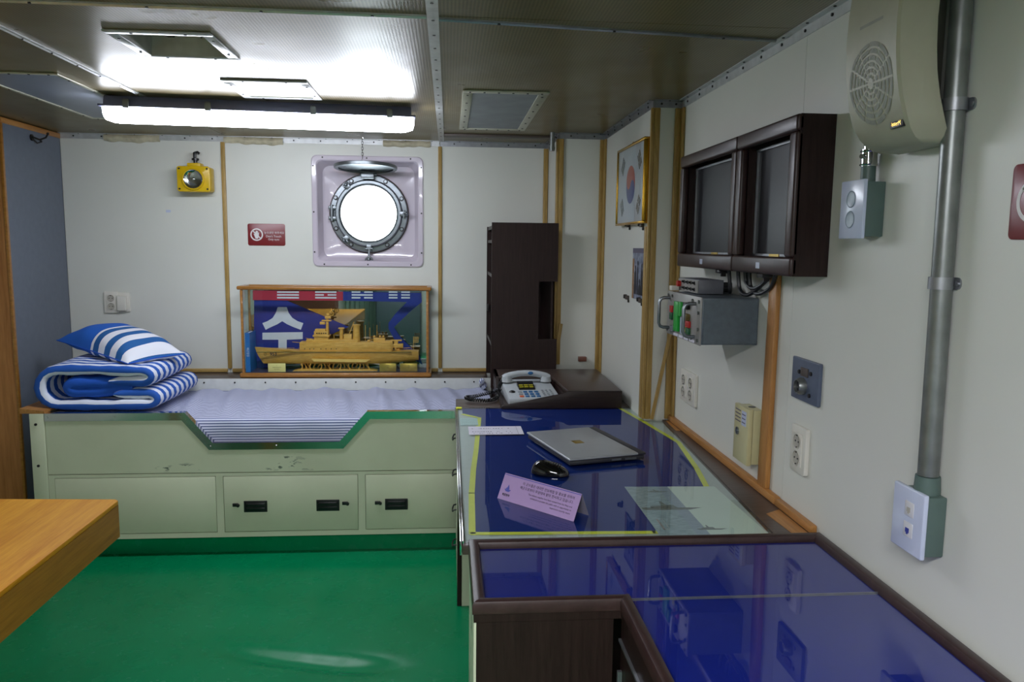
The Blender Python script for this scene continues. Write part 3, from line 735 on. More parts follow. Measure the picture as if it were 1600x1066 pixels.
# ledge behind the bed
tag(part('wall_ledge', B(XL+0.005, 0.215, 4.214, YB-0.002, 0.55, 0.722, b=0.002), 'darktop'), 'dark brown ledge along the back wall above the mattress', 'ledge')

# mattress
def fm(u, v):
    x = -1.845 + (0.215+1.845)*u; L = 0.12+0.60+0.05; s = v*L
    wv = 0.0105*math.sin(x*30+2*math.sin(x*5)+s*3) * (0.4+0.6*math.sin(x*3.1)**2) + 0.0035*math.sin(x*67+s*12)
    fold = -0.006*math.exp(-((x+0.345+(s-0.3)*0.06)/0.012)**2)
    wv *= min(1, max(0, (s-0.12)/0.10)); fold *= min(1, max(0, (s-0.12)/0.10))
    if s < 0.10: y = YBF+0.034 - 0.008*math.sin(s*31)*(1+0.25*math.cos(x*34)); z = 0.535 + s*0.92
    elif s < 0.12: t = (s-0.10)/0.02; y = YBF+0.034+0.018*(1-math.cos(t*PI/2)); z = 0.627+0.012*math.sin(t*PI/2)
    elif s < 0.72: y = YBF+0.052+(s-0.12)*0.978; z = 0.639+0.026*min(1, (s-0.12)/0.3)+wv+fold
    else: y = 4.190; z = 0.665-(s-0.72)*0.9
    return (x, y, z)
mt = thing('mattress', 'thin mattress in fine blue and white striped ticking on the bunk', 'mattress', (-0.8, 3.87, 0.53))
part('cover', MB().grid(fm, 260, 90, lambda u, v: (u*2.06, v*0.77)), 'ticking', mt, sharp=80, recalc=False)
part('base', B(-1.84, 0.21, YBF+0.040, 4.185, 0.405, 0.62), 'ticking', mt)
mb = MB()
kp = []
for k in range(60):
    t = k/59*3*2*PI; r = 0.008+0.030*k/59; kp.append((0.185+r*math.cos(t)*0.55, 4.13, 0.703+r*math.sin(t)*0.75))
mb.grid(lambda u, v: (kp[int(u*59)][0], 4.12+0.06*v, kp[int(u*59)][2]), 59, 3, lambda u, v: (u, u*0.5))
mb.grid(lambda u, v: (kp[int(u*59)][0], 4.118+0.002*v, kp[int(u*59)][2]+0.003*(v-0.5)), 59, 3, lambda u, v: (u, u*0.6))
tag(part('rolled_cloth', mb, 'knit'), 'small rolled blue and white patterned cloth at the foot of the mattress', 'cloth')

# folded quilt
dv = thing('folded_quilt', 'folded blue and white striped quilt under the pillow on the bunk', 'quilt', (-1.45, 3.8, 0.68))
def spath(pts, rad=0.02, n=8):
    """polyline with hairpins given as ('arc', cx, cz, r, a0, a1)"""
    out = []
    for p in pts:
        if p[0] == 'arc':
            _, cx, cz, rx, rz, a0, a1 = p
            for i in range(n+1):
                a = math.radians(a0+(a1-a0)*i/n); out.append((cx+rx*math.cos(a), cz+rz*math.sin(a)))
        else: out.append(p)
    return out
def quilt(name, pts, t, y0, y1, mat, parent, taper=True):
    P = pts; k = len(P); m = 28; cl = [0]
    for i in range(1, k): cl.append(cl[-1]+math.dist(P[i], P[i-1]))
    Ln = y1-y0; rings = []; sect = []; per = 0
    ee = t*0.42   # how far the edge rounds over
    for sy in (1, -1):
        for j in range(9): a = PI*j/8; sect.append((sy*(Ln/2-ee+ee*math.sin(a)), sy*math.cos(a)*t/2))
        for j in range(1, 6): f = 1-2*j/6; sect.append((sy*f*(Ln/2-ee), -sy*t/2*(1+0.10*math.sin(PI*j/6))))
    m = len(sect); uvv = [0]
    for j in range(1, m+1): uvv.append(uvv[-1]+math.dist(sect[j-1], sect[j % m]))
    mb = MB(); vs = []
    for i in range(k):
        a = P[max(0, i-1)]; b = P[min(k-1, i+1)]; d = Vector((b[0]-a[0], 0, b[1]-a[1])).normalized(); nn = Vector((-d.z, 0, d.x))
        e = min(i, k-1-i); f = 1.0 if not taper else min(1, 0.35+0.4*e)
        for q in sect:
            puff = 1 + 0.10*math.sin(cl[i]*30+q[0]*7) + 0.05*math.sin(cl[i]*75)
            yy = (y0+y1)/2 + q[0] + 0.006*math.sin(cl[i]*14)
            vs.append(Vector((P[i][0], yy, P[i][1])) + nn*q[1]*f*puff)
    fs = []; uvs = []
    for i in range(k-1):
        for j in range(m):
            j2 = (j+1) % m; fs.append((i*m+j, i*m+j2, (i+1)*m+j2, (i+1)*m+j))
            uvs.append([(cl[i], uvv[j]), (cl[i], uvv[j+1]), (cl[i+1], uvv[j+1]), (cl[i+1], uvv[j])])
    fs += [list(range(m)), [(k-1)*m+j for j in range(m)]]; uvs += [[(0, q) for q in uvv[:m]]]*2
    mb.add(vs, fs, uvs); return part(name, mb, mat, parent, sharp=80)
def dens(P, st=0.02):
    o = [P[0]]
    for a, b in zip(P, P[1:]):
        n = max(1, int(math.dist(a, b)/st))
        o += [(a[0]+(b[0]-a[0])*i/n, a[1]+(b[1]-a[1])*i/n) for i in range(1, n+1)]
    return o
zb = 0.702
outer = spath([(-1.52, zb+0.052), ('arc', -1.375, zb+0.0285, 0.040, 0.0245, 80, -90), (-1.48, zb+0.003), (-1.6, zb+0.0), ('arc', -1.765, zb+0.083, 0.078, 0.081, 270, 90), (-1.6, zb+0.164), (-1.5, zb+0.160), ('arc', -1.400, zb+0.134, 0.044, 0.025, 80, -80), (-1.54, zb+0.110)])
quilt('striped_cover', dens(outer), 0.046, 3.60, 4.14, 'quilt', dv)
inner = spath([(-1.44, zb+0.082), (-1.50, zb+0.078), (-1.60, zb+0.060), ('arc', -1.690, zb+0.081, 0.03, 0.020, 270, 90), (-1.60, zb+0.104), (-1.46, zb+0.092)])
quilt('blue_lining', dens(inner), 0.056, 3.612, 4.12, 'blanketblue', dv).__setitem__('label', 'plain royal blue inner fold')

# pillow
c4 = [Vector((-1.930, 3.97, 0.958)), Vector((-1.456, 3.62, 0.893)), Vector((-1.282, 3.86, 0.905)), Vector((-1.72, 4.20, 0.975))]   # left, front, right, back
def fp(sg):
    def f(u, v):
        # u: 0 at the plain end (left-back) to 1 at the striped end (front-right)
        a = c4[0]*(1-u)+c4[1]*u; b = c4[3]*(1-u)+c4[2]*u; p = a*(1-v)+b*v
        U, V = 2*u-1, 2*v-1
        pin = 1-0.07*(1-abs(U)**2)*abs(V)**3 - 0.0
        c = (c4[0]+c4[1]+c4[2]+c4[3])/4; q = c+(p-c)*(1-0.06*(1-U*U)*V*V-0.06*(1-V*V)*U*U)
        h = ((1-abs(U)**3)*(1-abs(V)**3))**0.6
        return q + Vector((0, 0, sg*(0.096 if sg > 0 else 0.045)*h + 0.004*math.sin(u*23+v*9)*h*(1-h)*3))
    return f
mb = MB()
for sg in (1, -1): mb.grid(fp(sg), 36, 28, lambda u, v: (v, u))
pw = thing('pillow', 'blue pillow with broad white stripes on top of the folded quilt', 'pillow', (-1.45, 3.87, 0.92))
part('pillow_cover', mb, 'pillow', pw, sharp=80, recalc=False)
part('seam_piping', MB().tube([fp(1)(u, v) for u, v in [(i/14, 0) for i in range(15)] + [(1, i/14) for i in range(1, 15)] + [(1-i/14, 1) for i in range(1, 15)] + [(0, 1-i/14) for i in range(1, 14)]], 0.0028, 6, closed=True), 'blanketblue', pw)

# ------------------------------------------------------------------ back wall items (local frame: x right, z up, front at -y)
def socket_faces(r, w, h, n, pitch, mat='cream', well='creamdk', rad=0.020, th=0.012, cols=1, inset=True):
    part('face_plate', MB().prism(rrect(-w/2, w/2, -h/2, h/2, 0.006, 3), 'y', -th, 0, b=0.002), mat, r, local=True)
    k = 0
    for c in range(cols):
        x = (c-(cols-1)/2)*(w*0.47)
        if inset: part('insert', MB().prism(rrect(x-rad*1.22, x+rad*1.22, -h*0.36, h*0.36, 0.003, 3), 'y', -th-0.0025, -th+0.001, b=0.0006), mat, r, local=True)
        for i in range(n):
            z = (i-(n-1)/2)*pitch; mb = MB()
            mb.lathe([(rad, 0.0035), (rad*0.96, 0.0045), (rad*0.9, 0.0035), (rad*0.86, -0.001)], (x, -th, z), (0, -1, 0), 24)
            part('socket_rim', mb, mat, r, local=True)
            mb = MB().lathe([(rad*0.88, 0.003), (rad*0.80, 0.0008), (0.0, 0.0006)], (x, -th-0.0022, z), (0, -1, 0), 24)
            o = part('socket_well', mb, well, r, local=True)
            part('contact_holes', MB().cyl((x-0.0085, -th-0.0024, z), (x-0.0085, -th-0.004, z), 0.0024, n=8).cyl((x+0.0085, -th-0.0024, z), (x+0.0085, -th-0.004, z), 0.0024, n=8).box(x-0.0015, x+0.0015, -th-0.005, -th-0.0024, z-rad*0.84, z-rad*0.70).box(x-0.0015, x+0.0015, -th-0.005, -th-0.0024, z+rad*0.70, z+rad*0.84), 'black', o, local=True)
RZ = -PI/2
s1 = thing('wall_socket', 'cream double wall socket beside the blank switch plate above the pillow', 'socket', (-1.845, YB, 1.114))
socket_faces(s1, 0.076, 0.118, 2, 0.044)
s2 = thing('switch_plate', 'small cream blank flap switch right of the socket above the pillow', 'switch', (-1.780, YB, 1.113))
part('frame', MB().prism(rrect(-0.031, 0.033, -0.052, 0.054, 0.005, 3), 'y', -0.010, 0, b=0.002), 'cream', s2, local=True)
part('flap', MB().prism(rrect(-0.028, 0.018, -0.044, 0.038, 0.004, 3), 'y', -0.030, -0.010, b=0.003), 'cream', s2, local=True)
tg = thing('name_tag', 'tiny pale label stuck on the back wall left of the lantern', 'label', (-1.524, YB, 1.613))
part('tag', B(-0.012, 0.012, -0.002, 0, -0.007, 0.007), 'bluewhite', tg, local=True)

def hand_sign(label, loc, rz, w, h, text=True):
    r = thing('notice_sign', label, 'sign', loc, rz)
    part('plate', MB().prism(rrect(-w/2, w/2, -h/2, h/2, 0.08*h, 5), 'y', -0.003, 0, b=0.0006), 'signred', r, local=True)
    R_ = h*0.285; cx = -w*0.262; y = -0.0034
    mb = MB().lathe([(R_, 0.0006), (R_*0.80, 0.0006), (R_*0.80, 0.0), (R_, 0.0)], (cx, -0.003, 0), (0, -1, 0), 40, True)
    mb2 = MB()
    # bar of the prohibition ring
    def rot(x, z, a): return (cx+x*math.cos(a)-z*math.sin(a), x*math.sin(a)+z*math.cos(a))
    a = math.radians(-45); q = [rot(x, z, a) for x, z in ((-R_*0.9, -R_*0.09), (R_*0.9, -R_*0.09), (R_*0.9, R_*0.09), (-R_*0.9, R_*0.09))]
    mb.add([(p[0], -0.0036, p[1]) for p in q], [(0, 1, 2, 3)])
    part('ring_symbol', mb, 'signwhite', r, local=True)
    def cap(x0, z0, x1, z1, rr):
        n = 8; d = math.atan2(z1-z0, x1-x0); pts = []
        for i in range(n+1): t = d+PI/2+PI*i/n; pts.append((cx+R_*(x0+rr*math.cos(t)), -0.0037, R_*(z0+rr*math.sin(t))))
        for i in range(n+1): t = d-PI/2+PI*i/n; pts.append((cx+R_*(x1+rr*math.cos(t)), -0.0037, R_*(z1+rr*math.sin(t))))
        mb2.poly(pts)
    cap(-0.20, -0.1, -0.22, 0.36, 0.075); cap(-0.04, 0, -0.04, 0.54, 0.075); cap(0.12, 0, 0.13, 0.50, 0.075); cap(0.27, -0.1, 0.30, 0.28, 0.07)
    cap(-0.26, -0.25, -0.40, 0.10, 0.07)
    mb2.add([(cx+R_*x, -0.0038, R_*z) for x, z in ((-0.32, -0.3), (-0.2, -0.66), (0.18, -0.66), (0.34, -0.3), (0.34, 0.02), (-0.28, 0.06))], [(0, 1, 2, 3, 4, 5)])
    part('hand_symbol', mb2, 'signwhite', r, local=True, recalc=False)
    if text:
        mb = MB()
        mb.text('눈으로만 봐주세요', h*0.118, (w*0.21, -0.0032, h*0.085), (1, 0, 0), (0, 0, 1), thick=0.0008, bold=0.0)
        mb.text("Don't Touch", h*0.135, (w*0.19, -0.0032, -h*0.075), (1, 0, 0), (0, 0, 1), thick=0.0008)
        mb.text('Only eyes', h*0.125, (w*0.19, -0.0032, -h*0.215), (1, 0, 0), (0, 0, 1), thick=0.0008)
        part('lettering', mb, 'signwhite', r, local=True, recalc=False)
    return r
hand_sign('small dark red no-touching sign between lantern and porthole', (-1.003, YB, 1.492), 0, 0.202, 0.120)
hand_sign('dark red no-touching sign on the right wall beyond the metal conduit', (XR, 1.108, 1.528), RZ, 0.202, 0.120)

# yellow lantern
ln = thing('emergency_lantern', 'yellow box-shaped emergency lantern hung on the back wall', 'lantern', (-1.352, YB-0.055, 1.70))
def lbox(mb):
    return mb
part('body', B(-1.436, -1.268, YB-0.100, YB-0.012, 1.715, 1.846, b=0.012, seg=3), 'yellow', ln)
part('front_rim', MB().prism(rrect(-1.437, -1.267+0.0, 1.714, 1.847, 0.012, 4), 'y', YB-0.106, YB-0.098, b=0.003), 'yellow', ln)
part('lens_rim', MB().lathe([(0.058, 0), (0.058, 0.010), (0.053, 0.014), (0.049, 0.010), (0.049, 0)], (-1.352, YB-0.106, 1.779), (0, -1, 0), 40, True), 'yellow', ln)
part('reflector', MB().lathe([(0.049, 0.010), (0.044, 0.006), (0.034, 0.003), (0.018, 0.001), (0.0, 0.0006)], (-1.352, YB-0.106, 1.779), (0, -1, 0), 40).sph((-1.352, YB-0.110, 1.779), 0.008), 'chrome', ln)
part('lens', MB().lathe([(0.049, 0.0115), (0.025, 0.0145), (0.0, 0.016)], (-1.352, YB-0.106, 1.779), (0, -1, 0), 40), 'glass', ln)
part('top_block', B(-1.388, -1.318, YB-0.09, YB-0.03, 1.846, 1.866, b=0.004), 'yellow', ln)
part('carry_hook', MB().cyl((-1.352, YB-0.06, 1.866), (-1.352, YB-0.06, 1.892), 0.010).cyl((-1.352, YB-0.06, 1.882), (-1.352, YB-0.06, 1.892), 0.019).box(-1.362, -1.348, YB-0.066, YB-0.05, 1.892, 1.925, b=0.003).tube([(-1.355, YB-0.058, 1.922), (-1.340, YB-0.058, 1.926), (-1.330, YB-0.058, 1.918)], 0.006, 8).cyl((-1.352, YB-0.058, 1.922), (-1.352, YB, 1.922), 0.004), 'black', ln)
sc = MB()
for x in (-1.424, -1.280):
    for z in (1.728, 1.834): sc.cyl((x, YB-0.106, z), (x, YB-0.109, z), 0.005, n=10)
part('screws', sc, 'screw', ln, kind='stuff')

# ------------------------------------------------------------------ display case with ship
Z0 = 0.7225
cs = thing('display_case', 'glazed wooden display case on the ledge below the porthole', 'display case', (-0.61, 4.31, Z0))
CX0, CX1, CY0, CY1, CZ1 = -1.108, -0.108, 4.228, 4.400, 1.218
part('base', MB().box(CX0-0.014, CX1+0.014, CY0-0.006, CY1+0.004, Z0, Z0+0.026, b=0.008, seg=3), 'casewood', cs)
part('base_board', B(CX0+0.012, CX1-0.012, CY0+0.012, CY1-0.004, Z0+0.026, Z0+0.029), 'darkfloor', cs)
part('top_moulding', MB().box(CX0-0.016, CX1+0.016, CY0-0.008, CY0+0.016, CZ1-0.020, CZ1, b=0.007, seg=3).box(CX0-0.016, CX1+0.016, CY1-0.012, CY1+0.002, CZ1-0.020, CZ1, b=0.006)
     .box(CX0-0.016, CX0+0.012, CY0, CY1, CZ1-0.020, CZ1, b=0.006).box(CX1-0.012, CX1+0.016, CY0, CY1, CZ1-0.020, CZ1, b=0.006), 'casewood', cs)
for x in (CX0, CX1-0.013):
    for y in (CY0, CY1-0.014): part('corner_post', B(x, x+0.013, y, y+0.013, Z0+0.026, CZ1-0.019, b=0.003), 'casewood', cs)
part('top_pane', B(CX0+0.01, CX1-0.01, CY0+0.014, CY1-0.012, CZ1-0.012, CZ1-0.009), 'glass', cs)
part('front_pane', B(CX0+0.013, CX1-0.013, CY0+0.005, CY0+0.008, Z0+0.026, CZ1-0.02), 'glass', cs)
for x in (CX0+0.005, CX1-0.008): part('side_pane', B(x, x+0.003, CY0+0.013, CY1-0.014, Z0+0.026, CZ1-0.02), 'glass', cs)
part('mirror_back', B(CX0+0.013, CX1-0.013, CY1-0.006, CY1-0.002, Z0+0.026, CZ1-0.02), 'mirror', cs)

YS = 4.30
def S(px, py, y=YS): p = at(px, py, Y=y); return (p.x, p.z)
sh = thing('ship_model', 'carved pale wooden warship model numbered 953 inside the display case', 'ship model', (-0.61, YS, Z0+0.03))
# hull: stations along X from bow (left) to stern
hx0, hx1 = -1.056, -0.165
def hull(u, v):
    x = hx0+(hx1-hx0)*u; sheer = 0.862 + 0.020*max(0, (0.35-u)/0.35)**1.5
    keel = 0.789 + (0.020*max(0, (u-0.82)/0.18) if u > 0.82 else 0)
    beam = 0.044*min(1, (u/0.30)**0.7 if u > 0 else 0)*(1-0.25*max(0, (u-0.8)/0.2)**2)
    a = PI*v   # port rail under keel to starboard rail
    s_ = math.sin(a); c_ = math.cos(a)
    z = sheer-(sheer-keel)*abs(s_)**0.55
    xr = x + (0.045*max(0, 1-u/0.08)*(abs(s_)**0.8) if u < 0.08 else 0)
    y = YS - beam*math.copysign(abs(c_)**0.6, c_)*(0.6+0.4*(z-keel)/(sheer-keel))
    return (xr, y, z)
part('hull', MB().grid(hull, 60, 24), 'shipwood', sh, sharp=60)
dk = []
for i in range(61):
    p = hull(i/60, 0.0); q = hull(i/60, 1.0); dk.append((p, q))
mb = MB(); mb.add([p for pr in dk for p in pr], [(2*i, 2*i+1, 2*i+3, 2*i+2) for i in range(60)])
p0, p1 = hull(1, 0), hull(1, 1); mb.add([hull(1, k/12) for k in range(13)], [list(range(13))])
part('deck', mb, 'shipwood', sh)
part('sheer_strake', MB().prism([S(404, 548.2), S(643, 548.2), S(643, 549.2), S(404, 549.2)], 'y', YS-0.0465, YS-0.038), 'brownb', sh)
part('bilge_keel', MB().prism([S(489, 559), S(579, 560), S(573, 564), S(493, 563)], 'y', YS-0.052, YS-0.036), 'shippale', sh)
def sb(mb, x0, y0, x1, y1, w=0.028, b=0.0015):
    a = S(x0, y1); c = S(x1, y0); return mb.box(a[0], c[0], YS-w, YS+w, a[1], c[1], b=b)
def sc_(mb, cx, y0, y1, r0, r1=None):
    a = S(cx, y1); c = S(cx, y0); return mb.cyl((a[0], YS, a[1]), (c[0], YS, c[1]), r0, r1, n=14)
mb = MB(); sb(mb, 470, 534, 612, 548, 0.036); sb(mb, 480, 530, 560, 536, 0.030); sb(mb, 558, 538, 600, 548, 0.034); sb(mb, 590, 532, 614, 547, 0.03)
part('deckhouse', mb, 'shipwood', sh)
mb = MB(); sb(mb, 492, 517, 514, 532, 0.026); sb(mb, 493, 514, 509, 519, 0.022); sb(mb, 490, 523, 516, 525.5, 0.032); part('bridge', mb, 'shipwood', sh)
mb = MB()
for i in range(5):
    a = S(495.5+3.4*i, 521); mb.box(a[0], a[0]+0.007, YS-0.0275, YS-0.026, a[1]-0.0, a[1]+0.006)
for i, px in enumerate((478, 486, 492, 503, 511, 519, 527)):
    a = S(px, 544); mb.cyl((a[0], YS-0.036, a[1]), (a[0], YS-0.0375, a[1]), 0.0028, n=8)
part('portholes', mb, 'black', sh, kind='stuff')
mb = MB(); sc_(mb, 511.5, 497, 531, 0.010, 0.007); sb(mb, 503, 500, 518, 502, 0.012); sb(mb, 500, 503, 508, 507, 0.008); sb(mb, 508, 494, 517, 498, 0.010)
a = S(512.5, 492); mb.sph((a[0], YS, a[1]), 0.010); a = S(518, 490); mb.ring((a[0], YS, a[1]), (0.4, 1, 0), 0.013, 0.0018, 16, 5)
for k in range(-2, 3): mb.cyl((a[0]+0.005*k, YS, a[1]-0.012), (a[0]+0.005*k, YS, a[1]+0.012), 0.0008, n=5)
mb.cyl((a[0], YS, a[1]), (a[0], YS, a[1]+0.028), 0.0014, n=6); part('radar_mast', mb, 'shipwood', sh)
mb = MB(); sc_(mb, 557, 509, 534, 0.021, 0.018); sc_(mb, 557, 507, 509, 0.0225); part('rear_funnel', mb, 'shipwood', sh)
mb = MB(); sc_(mb, 533.5, 512, 538, 0.010, 0.010); sb(mb, 529, 512, 538, 514, 0.013); sb(mb, 538, 522, 550, 545, 0.022); part('fore_funnel', mb, 'shipwood', sh)
a = S(545, 524); c = S(553, 503); part('derrick', MB().cyl((a[0], YS, a[1]), (c[0], YS, c[1]), 0.0022, n=8), 'shipwood', sh)
for cx, cy_, dirx, ex in ((474, 537, -1, 457), (622, 546, 1, 640), (486, 531, -1, 478), (576, 533, 1, 583)):
    a = S(cx, cy_); e = S(ex, cy_-2); mb = MB().sph((a[0], YS, a[1]), 0.0125 if cx in (474, 622) else 0.008, 14, 8, (1.1, 1, 0.95))
    mb.cyl((a[0], YS, a[1]-0.012), (a[0], YS, a[1]-0.006), 0.012, n=14); mb.cyl((a[0], YS, a[1]+0.003), (e[0], YS, e[1]+0.002), 0.0016, n=6)
    part('gun_turret', mb, 'shipwood', sh)
mb = MB(); rnd = random.Random(3)
for i in range(26):
    px = 566+rnd.random()*60; h = 3+rnd.random()*12*(1-abs(px-590)/50)
    y = 543; a = S(px, y); c = S(px, y-h); yy = YS+(rnd.random()-0.5)*0.05; w = 0.002+rnd.random()*0.004
    mb.box(a[0]-w, a[0]+w, yy-w, yy+w, a[1]-0.01, c[1])
sb(mb, 584, 528, 602, 541, 0.018); sb(mb, 610, 531, 628, 533, 0.012); sb(mb, 616, 533, 622, 541, 0.014); sb(mb, 572, 537, 630, 543, 0.02)
for px, hh in ((571, 27), (578, 23), (589, 27), (500, 12), (505, 14), (522, 12)):
    a = S(px, 535); c = S(px, 535-hh); mb.cyl((a[0], YS, a[1]), (c[0], YS, c[1]), 0.0012, n=5)
for px in (585, 594, 599): a = S(px, 526); mb.sph((a[0], YS, a[1]), 0.007)
part('deck_fittings', mb, 'shipwood', sh, kind='stuff')
mb = MB()
for yy in (YS-0.040, YS+0.040):
    for i in range(30):
        x = -0.99+0.027*i
        if yy < YS and -0.84 < x < -0.30: continue
        mb.cyl((x, yy, 0.862), (x, yy, 0.872), 0.0008, n=4)
    mb.tube([(-0.99, yy, 0.871), (-0.85, yy, 0.871)], 0.0007, 4); mb.tube([(-0.30, yy, 0.871), (-0.19, yy, 0.871)], 0.0007, 4)
part('railings', mb, 'shipwood', sh, kind='stuff')
a = S(646, 547); c = S(646, 527); mb = MB().cyl((a[0], YS, a[1]), (c[0], YS, c[1]+0.004), 0.0014, n=6)
fz = c[1]-0.0; 
for i in range(4):
    mb.box(a[0], a[0]+0.028, YS-0.001, YS+0.001, fz-0.030+0.0095*i, fz-0.0275+0.0095*i); mb.box(a[0]+0.0085*i, a[0]+0.0085*i+0.0022, YS-0.001, YS+0.001, fz-0.030, fz)
part('stern_flag', mb, 'shipwood', sh)
a = S(430, 552); part('hull_number', MB().text('953', 0.026, (a[0], YS-0.0455, a[1]+0.001), (1, -0.10, 0), (0, 0, 1), thick=0.0, bold=0.0006), 'ink', sh, recalc=False)
a = S(417, 552); part('anchor', MB().ring((a[0], YS-0.037, a[1]), (0, 1, 0), 0.007, 0.0012, 14, 5).cyl((a[0]-0.003, YS-0.037, a[1]-0.006), (a[0]+0.004, YS-0.037, a[1]+0.008), 0.0012, n=5), 'brownb', sh)
mb = MB()  # carved wave cradle
base = [S(455, 581), S(590, 581), S(592, 579), S(580, 576), S(470, 576), S(458, 579)]
mb.prism(base, 'y', YS-0.035, YS+0.035, b=0.001)
for i in range(22):
    px = 472+5.0*i; a = S(px, 577); h = 0.034+0.003*math.sin(i*2.1)
    pts = [(a[0]+0.007*math.sin(t*3.2+i)*0.9, a[1]+h*t) for t in (0, 0.33, 0.66, 1)]
    mb.tube([(p[0], YS-0.02+0.02*(i % 3), p[1]) for p in pts], [0.005, 0.0035, 0.0042, 0.0055], 6)
part('wave_stand', mb, 'shipwood', sh)

# cloths and cards inside the case
YC = 4.388
def clothpoly(pts, mat, y=YC, th=0.002): return MB().prism([S(px, py, y) for px, py in pts], 'y', y, y+th)
pn = thing('navy_pennant', 'blue triangular pennant with a large white Korean letter inside the case', 'pennant', (-0.9, YC, Z0+0.03))
part('cloth', clothpoly([(397, 468), (446, 469), (545, 511), (500, 530), (480, 545), (430, 579), (397, 579)], 'pennant'), 'pennant', pn)
y = YC-0.001
su = MB()
arcL = [(434, 480), (448, 480), (450, 486), (456, 496), (462, 501), (474, 505), (469, 515), (458, 511), (449, 506), (441, 502)]
mirror = [(882-px, py) for px, py in arcL]
full = [(434, 480), (448, 480), (451, 489), (457, 497), (465, 502), (474, 505), (470, 515.5), (458, 511), (449, 507), (441, 502), (433, 507), (424, 511), (415, 515.5), (410, 505), (418, 502), (426, 497), (431, 489)]
su.prism([S(px, py, y) for px, py in full], 'y', y-0.0006, y)
su.prism([S(px, py, y) for px, py in [(410, 520), (473, 519), (473, 530), (448, 531), (448, 546), (435, 546), (435, 531), (410, 531)]], 'y', y-0.0006, y)
part('white_letter', su, 'clothwhite', pn)
bn = thing('ribbon_banner', 'red and blue streamer with white trigram bars along the top of the case', 'banner', (-0.6, YC-0.006, 1.15))
part('red_half', clothpoly([(395, 454), (536, 456), (536, 470), (395, 469)], 'pennred', YC-0.006), 'pennred', bn, label='crimson half')
part('blue_half', clothpoly([(536, 456), (658, 458), (659, 472), (640, 488), (619, 508), (616, 512), (625, 526), (655, 556), (660, 570), (648, 563), (618, 534), (607, 514), (607, 505), (618, 490), (636, 472), (536, 470)], 'pennant', YC-0.006), 'pennant', bn, label='royal blue half falling in a zigzag')
tb = MB(); y = YC-0.0075
def tbar(px, py, w, broken):
    segs = [(px-w/2, px+w/2)] if not broken else [(px-w/2, px-w*0.09), (px+w*0.09, px+w/2)]
    for a_, b__ in segs:
        p = S(a_, py+1.1, y); q = S(b__, py-1.1, y); tb.box(p[0], q[0], y-0.0006, y, p[1], q[1])
for px, w, kinds in ((450, 34, (0, 0, 0)), (509, 33, (0, 1, 0)), (566, 33, (1, 0, 1)), (624, 33, (1, 1, 1))):
    for i, kk in enumerate(kinds): tbar(px, 456.6+4.4*i, w, kk)
part('trigram_bars', tb, 'clothwhite', bn)
bk = thing('blue_book', 'blue book standing at the left end inside the display case', 'book', (-1.085, 4.31, Z0+0.029))
part('cover', MB().box(-1.092, -1.089, 4.245, 4.375, Z0+0.029, 0.965).box(-1.070, -1.067, 4.245, 4.375, Z0+0.029, 0.965).box(-1.092, -1.067, 4.242, 4.246, Z0+0.029, 0.965), 'bluebook', bk)
part('pages', B(-1.089, -1.070, 4.247, 4.370, Z0+0.031, 0.961), 'paper', bk)
part('spine_lettering', MB().text('해군함정', 0.014, (-1.0795, 4.242, 0.86), (0, 0, -1), (1, 0, 0), thick=0.0006), 'clothwhite', bk, recalc=False)
def plaque(name, label, x0, y0, x1, y1, mat, lines):
    a = S(x0, y1, 4.245); c = S(x1, y0, 4.245)
    r = thing(name, label, 'plaque', ((a[0]+c[0])/2, 4.245, Z0+0.029))
    part('plate', MB().box(a[0], c[0], 4.245, 4.248, Z0+0.029, c[1], b=0.0008), mat, r)
    part('foot', MB().prism([(4.248, Z0+0.029), (4.262, Z0+0.029), (4.248, Z0+0.05)], 'x', a[0]+0.01, c[0]-0.01), mat, r)
    mb = MB()
    for i, t in enumerate(lines): mb.text(t, 0.0052, ((a[0]+c[0])/2, 4.2448, c[1]-0.012-0.010*i), (1, 0, 0), (0, 0, 1), thick=0.0005)
    part('inscription', mb, 'ink', r, recalc=False)
plaque('name_card', 'small cream card standing below the ship bow in the case', 419, 568, 446, 583, 'creamcard', ['☆', '충남함 함정모형 기증', '해군 제953호'])
plaque('brass_plaque', 'brass plaque below the ship stern, nearer the ship cradle', 593, 568, 619, 583, 'brass', ['해군본부', '증정'])
plaque('brass_plaque', 'brass plaque at the right end of the display case', 625, 568, 652, 583, 'brass', ['기념', '증정'])

# ------------------------------------------------------------------ bookcase at the foot of the bed
bc = thing('bookcase', 'tall dark brown bookcase in the back corner, open shelves facing the bed', 'bookcase', (0.38, 4.15, 0.723))
KX0, KX1, KY0, KY1, KZ0, KZ1 = 0.216, 0.552, 3.90, 4.385, 0.723, 1.562
mb = MB()
slab(mb, KX0, KX1, KY0, KY0+0.018, KZ0, KZ1, [(0.456, 0.56, 0.975, 1.269)], 'xz')
part('near_side', mb, 'dark', bc, smooth=False)
part('far_side', B(KX0-0.001, KX1, KY1-0.018, KY1, KZ0, KZ1-0.012), 'dark', bc)
part('back_board', B(KX1-0.030, KX1-0.020, KY0+0.019, KY1-0.019, KZ0, KZ1-0.02), 'dark', bc)
part('top_board', B(KX0+0.004, KX1-0.031, KY0+0.0185, KY1-0.0185, KZ1-0.032, KZ1-0.014), 'darkx', bc)
for z in (0.93, 1.285): part('shelf', B(KX0+0.004, KX1-0.031, KY0+0.0185, KY1-0.0185, z, z+0.018), 'darkx', bc)
part('shelf', B(KX0+0.004, KX1-0.031, KY0+0.0185, KY1-0.0185, 1.46, 1.475), 'darkx', bc)
part('hinge_block', MB().box(KX0+0.002, KX0+0.012, KY1-0.05, KY1-0.02, 1.08, 1.12, b=0.001), 'screw', bc)

